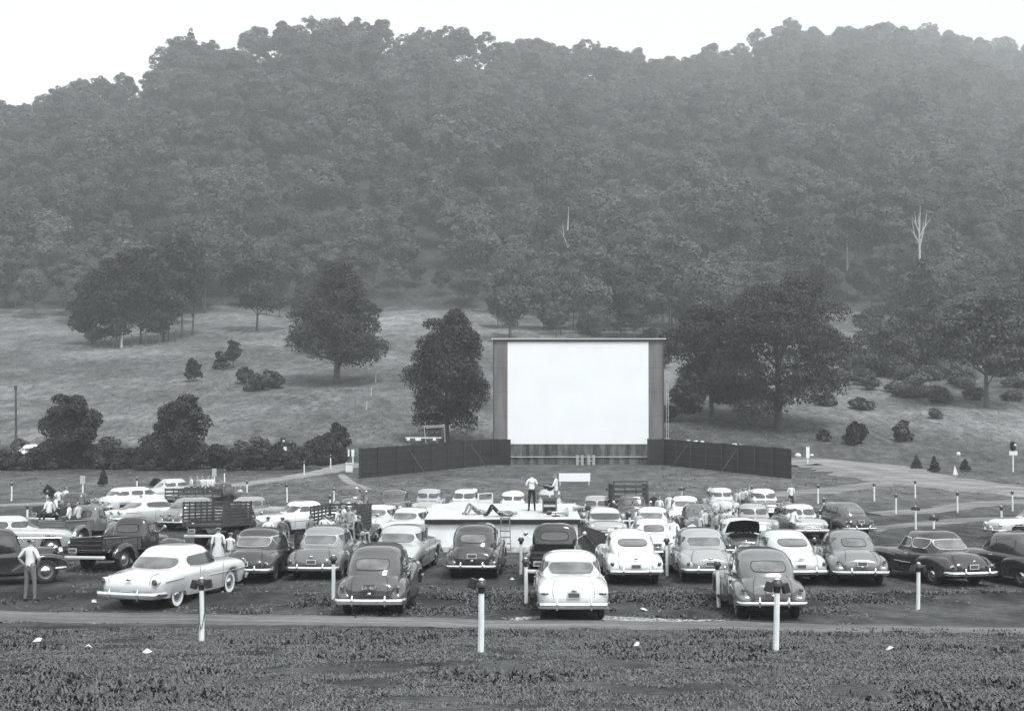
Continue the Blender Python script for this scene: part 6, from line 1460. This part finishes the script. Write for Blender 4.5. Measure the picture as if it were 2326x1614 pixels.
# riders in the truck beds
def rider(px, y, z, label, rz=0, group=None, **kw): return person(label, Vector((X_(px, y), y, z)), rz, group, fingers=False, **kw)
def seat_on(px, py, y, label, **kw):
    """sits so that its seat is at pixel py"""
    kw.setdefault('pose', 'sit'); rider(px, y, Z_(py, y), label, **kw)
for i, (px, py, sh, rz) in enumerate([(113,1172,.72,60), (127,1168,.7,-60), (160,1186,.68,90), (203,1188,.75,-70), (180,1184,.5,70), (143,1180,.05,200)]):
    seat_on(px, py, 59.0 + (i % 2)*.8, ['rider in a white shirt hunched at the tail of the grey pickup', 'second rider in white at the tail of the grey pickup', 'rider sitting low in the bed of the grey pickup', 'rider in a bright white shirt against the grey pickup cab', 'pale rider facing the cab in the grey pickup', 'rider in dark clothes in the grey pickup bed'][i], rz=R(rz), shirt=sh, legs=.06, arms='lap')
for i, (px, py) in enumerate([(134,1143), (150,1140)]): seat_on(px, py, 76, ['left of two riders in white in the farthest left pickup', 'right of two riders in white in the farthest left pickup'][i], rz=R(40-60*i), shirt=.7, legs=.06, arms='lap')
for i, px in enumerate((436, 450, 461, 474, 483)): seat_on(px, 1112, 83, ['first rider from the left on the flatbed truck', 'second rider from the left on the flatbed truck', 'middle rider on the flatbed truck', 'fourth rider from the left on the flatbed truck', 'rider nearest the cab on the flatbed truck'][i], rz=R(180 + 30*(i-2)), shirt=[.6,.3,.6,.7,.65][i], legs=.05, arms='lap')
for i, (px, y) in enumerate(((505, 86), (523, 84), (546, 84.5))): person(['person in white beside the flatbed cab', 'person in a pale dress right of the flatbed cab', 'child in pale clothes right of the flatbed cab'][i], at(px, y), R(170), shirt=.7, legs=.4, h=[1.7,1.65,1.4][i], fingers=False)
# crowded stake truck left of the middle
truck('stake', .04, 775, 1250, 8, 'stake truck packed with people left of the hut', L=1.75)
for i, (px, py, sh) in enumerate([(738,1222,.7), (752,1226,.66), (768,1205,.5), (782,1198,.7), (795,1204,.3), (806,1212,.6), (775,1220,.2), (790,1222,.7), (815,1225,.06)]):
    seat_on(px, py - 6, 53.5 + (i % 4) * .7, ['rider in white at the left tail of the crowded stake truck', 'second rider in white at the tail of the crowded stake truck', 'rider sitting high at the left in the crowded stake truck', 'highest rider in the crowded stake truck', 'rider in a darker shirt high in the crowded stake truck', 'rider at the right side of the crowded stake truck', 'dark-shirted rider low in the crowded stake truck', 'white-shirted rider low in the crowded stake truck', 'rider in dark clothes at the right end of the crowded stake truck'][i], rz=R(40*i), shirt=sh, legs=[.06,.2,.4][i % 3], arms=['lap','hold'][i % 2])
# ================================================================= ground growth: one mass of small leaves and clods
def scatter(name, label, X, Y, size, seed, m, up=.6, hgt=.6, wd=1.0):
    g = np.random.default_rng(seed); n = len(X); Z = tz(X, Y) + np.clip((70 - Y)/50, 0, 1) * fbm(X, Y, 1.1, 4, 40) * .07
    s = size * (.4 + 1.2*g.random(n)**1.5)[:,None]; an = g.random(n)*6.283; t = np.stack([np.cos(an), np.sin(an), g.normal(size=n)*.25], -1)
    b = np.stack([-np.sin(an)*.7, np.cos(an)*.7, hgt*(.3 + g.random(n))], -1); P = np.stack([X, Y, Z], -1)
    v = np.stack([P - t*s*.5*wd, P + t*s*.5*wd, P + t*s*.30*wd + b*s*1.1, P - t*s*.22*wd + b*s*1.3], 1).reshape(-1, 3)
    o = bpy.data.objects.new(name, np_mesh(name, v, np.arange(n*4).reshape(-1, 4), m)); COL.objects.link(o); tag(o, label, kind='stuff'); return o
def weed_mat(name, v):
    m, nt, b = new_mat(name); geo = N(nt, 'ShaderNodeNewGeometry'); c = N(nt, 'ShaderNodeMapRange'); c.inputs[3].default_value = .4; c.inputs[4].default_value = 1.9; nt.links.new(geo.outputs['Random Per Island'], c.inputs[0])
    mx = N(nt, 'ShaderNodeMix', data_type='RGBA', blend_type='MULTIPLY'); mx.inputs[0].default_value = 1; mx.inputs[6].default_value = grey(v); nt.links.new(c.outputs[0], mx.inputs[7]); nt.links.new(mx.outputs[2], b.inputs['Base Color']); b.inputs['Roughness'].default_value = .7; return m
g = np.random.default_rng(5)
def cloud(n, y0, y1, pw, thr, seed, xlim=.46):
    Y = y0 + (y1 - y0) * g.random(n) ** pw; X = (g.random(n)*2 - 1) * (Y*xlim + 3)
    d = fbm(X, Y, .9, 4, seed) + .5*fbm(X, Y, 5, 2, seed+3); k = d > thr + g.normal(size=n)*.08; return X[k], Y[k]
def lane_far(X, Y):
    return ~((Y > 29.6) & (Y < 33.4))
X, Y = cloud(900000, 12.5, 31.2, .85, -.25, 61); k = Y < 30.2 + 1.6*fbm(X, Y, 2.2, 3, 91); scatter('weeds', 'short rough weeds and clover covering the foreground', X[k], Y[k], .034, 1, weed_mat('weed_leaf', .078), wd=.36, hgt=.5)
def bank(n, yc, w, thr, seed):
    Y = yc + g.normal(size=n)*w; X = (g.random(n)*2 - 1) * (Y*.44 + 3); d = fbm(X, Y, 1.7, 4, seed) + .7*fbm(X, Y, 7, 2, seed+3) - np.abs(Y - yc)*.14; k = d > thr + g.normal(size=n)*.05
    return X[k], Y[k] + .0016*X[k]**2
X, Y = bank(300000, 36.4, 1.5, -.10, 64); scatter('weeds', 'rank weeds on the low bank under the nearest cars', X, Y, .075, 2, weed_mat('weed_leaf_dark', .062), wd=.4, hgt=.5)
X, Y = bank(70000, 46.5, 1.1, .02, 67); scatter('weeds', 'thin weeds on the second low bank', X, Y, .06, 3, weed_mat('weed_leaf_dark', .062), wd=.5, hgt=.5)
X, Y = cloud(120000, 31, 72, 1.2, .12, 81, .44); scatter('clods', 'trodden grass and clods between the rows of cars', X, Y, .05, 9, weed_mat('clod', .09), wd=.8, hgt=.25)
X, Y = cloud(90000, 140, 300, 1.3, .02, 71, .45); kk = (Y < 250); scatter('pasture_grass', 'tufted grass and seed heads on the pasture', X[kk][::2], Y[kk][::2], .11, 4, weed_mat('tuft_leaf_pale', .17), hgt=.25, wd=1.6)
X, Y = cloud(40000, 95, 135, 1, .1, 75, .45); kk = np.abs(CX + FPX*X/Y - 1310) > 170; scatter('grass', 'mown grass tufts in the basin below the screen', X[kk], Y[kk], .1, 5, weed_mat('tuft_leaf', .095), hgt=.3)

def chips(n, pts, w, seed):
    P = np.array(pxs(*pts)); g2 = np.random.default_rng(seed); t = g2.random(n) * (len(P) - 1); i = t.astype(int); f = (t - i)[:,None]; Q = P[i]*(1-f) + P[i+1]*f
    ww = np.interp(t, np.arange(len(P)), w); return Q[:,0] + g2.normal(size=n)*.12, Q[:,1] + g2.normal(size=n)*ww
a_ = [chips(6000, ((1385,1404), (1440,1407), (1520,1408), (1620,1410)), [.34,.26,.18,.03], 5), chips(900, ((1175,1405), (1235,1401)), [.05,.05], 6)]
scatter('gravel', 'pale spilt gravel and chips behind the nearest row of cars', np.concatenate([q[0] for q in a_]), np.concatenate([q[1] for q in a_]), .075, 8, weed_mat('pale_chip', .22), hgt=.12)

# coarse weed clumps standing in the rough foreground and on the bank
nc = 6500; cy = 12.5 + 17.0 * g.random(nc) ** .9; cx_ = (g.random(nc)*2 - 1) * (cy*.44 + 3); kk = fbm(cx_, cy, 2.6, 3, 140) > .02; cy = cy[kk]; cx_ = cx_[kk]
rep = 34; r_ = np.abs(g.normal(size=(len(cy), rep))) * (.05 + .13*g.random((len(cy), 1))); an = g.random((len(cy), rep))*6.283
scatter('weed_clumps', 'dark broad-leaved weed clumps in the rough foreground', (cx_[:,None] + r_*np.cos(an)).ravel(), (cy[:,None] + r_*np.sin(an)).ravel(), .048, 11, weed_mat('broad_weed', .06), wd=.6, hgt=.8)
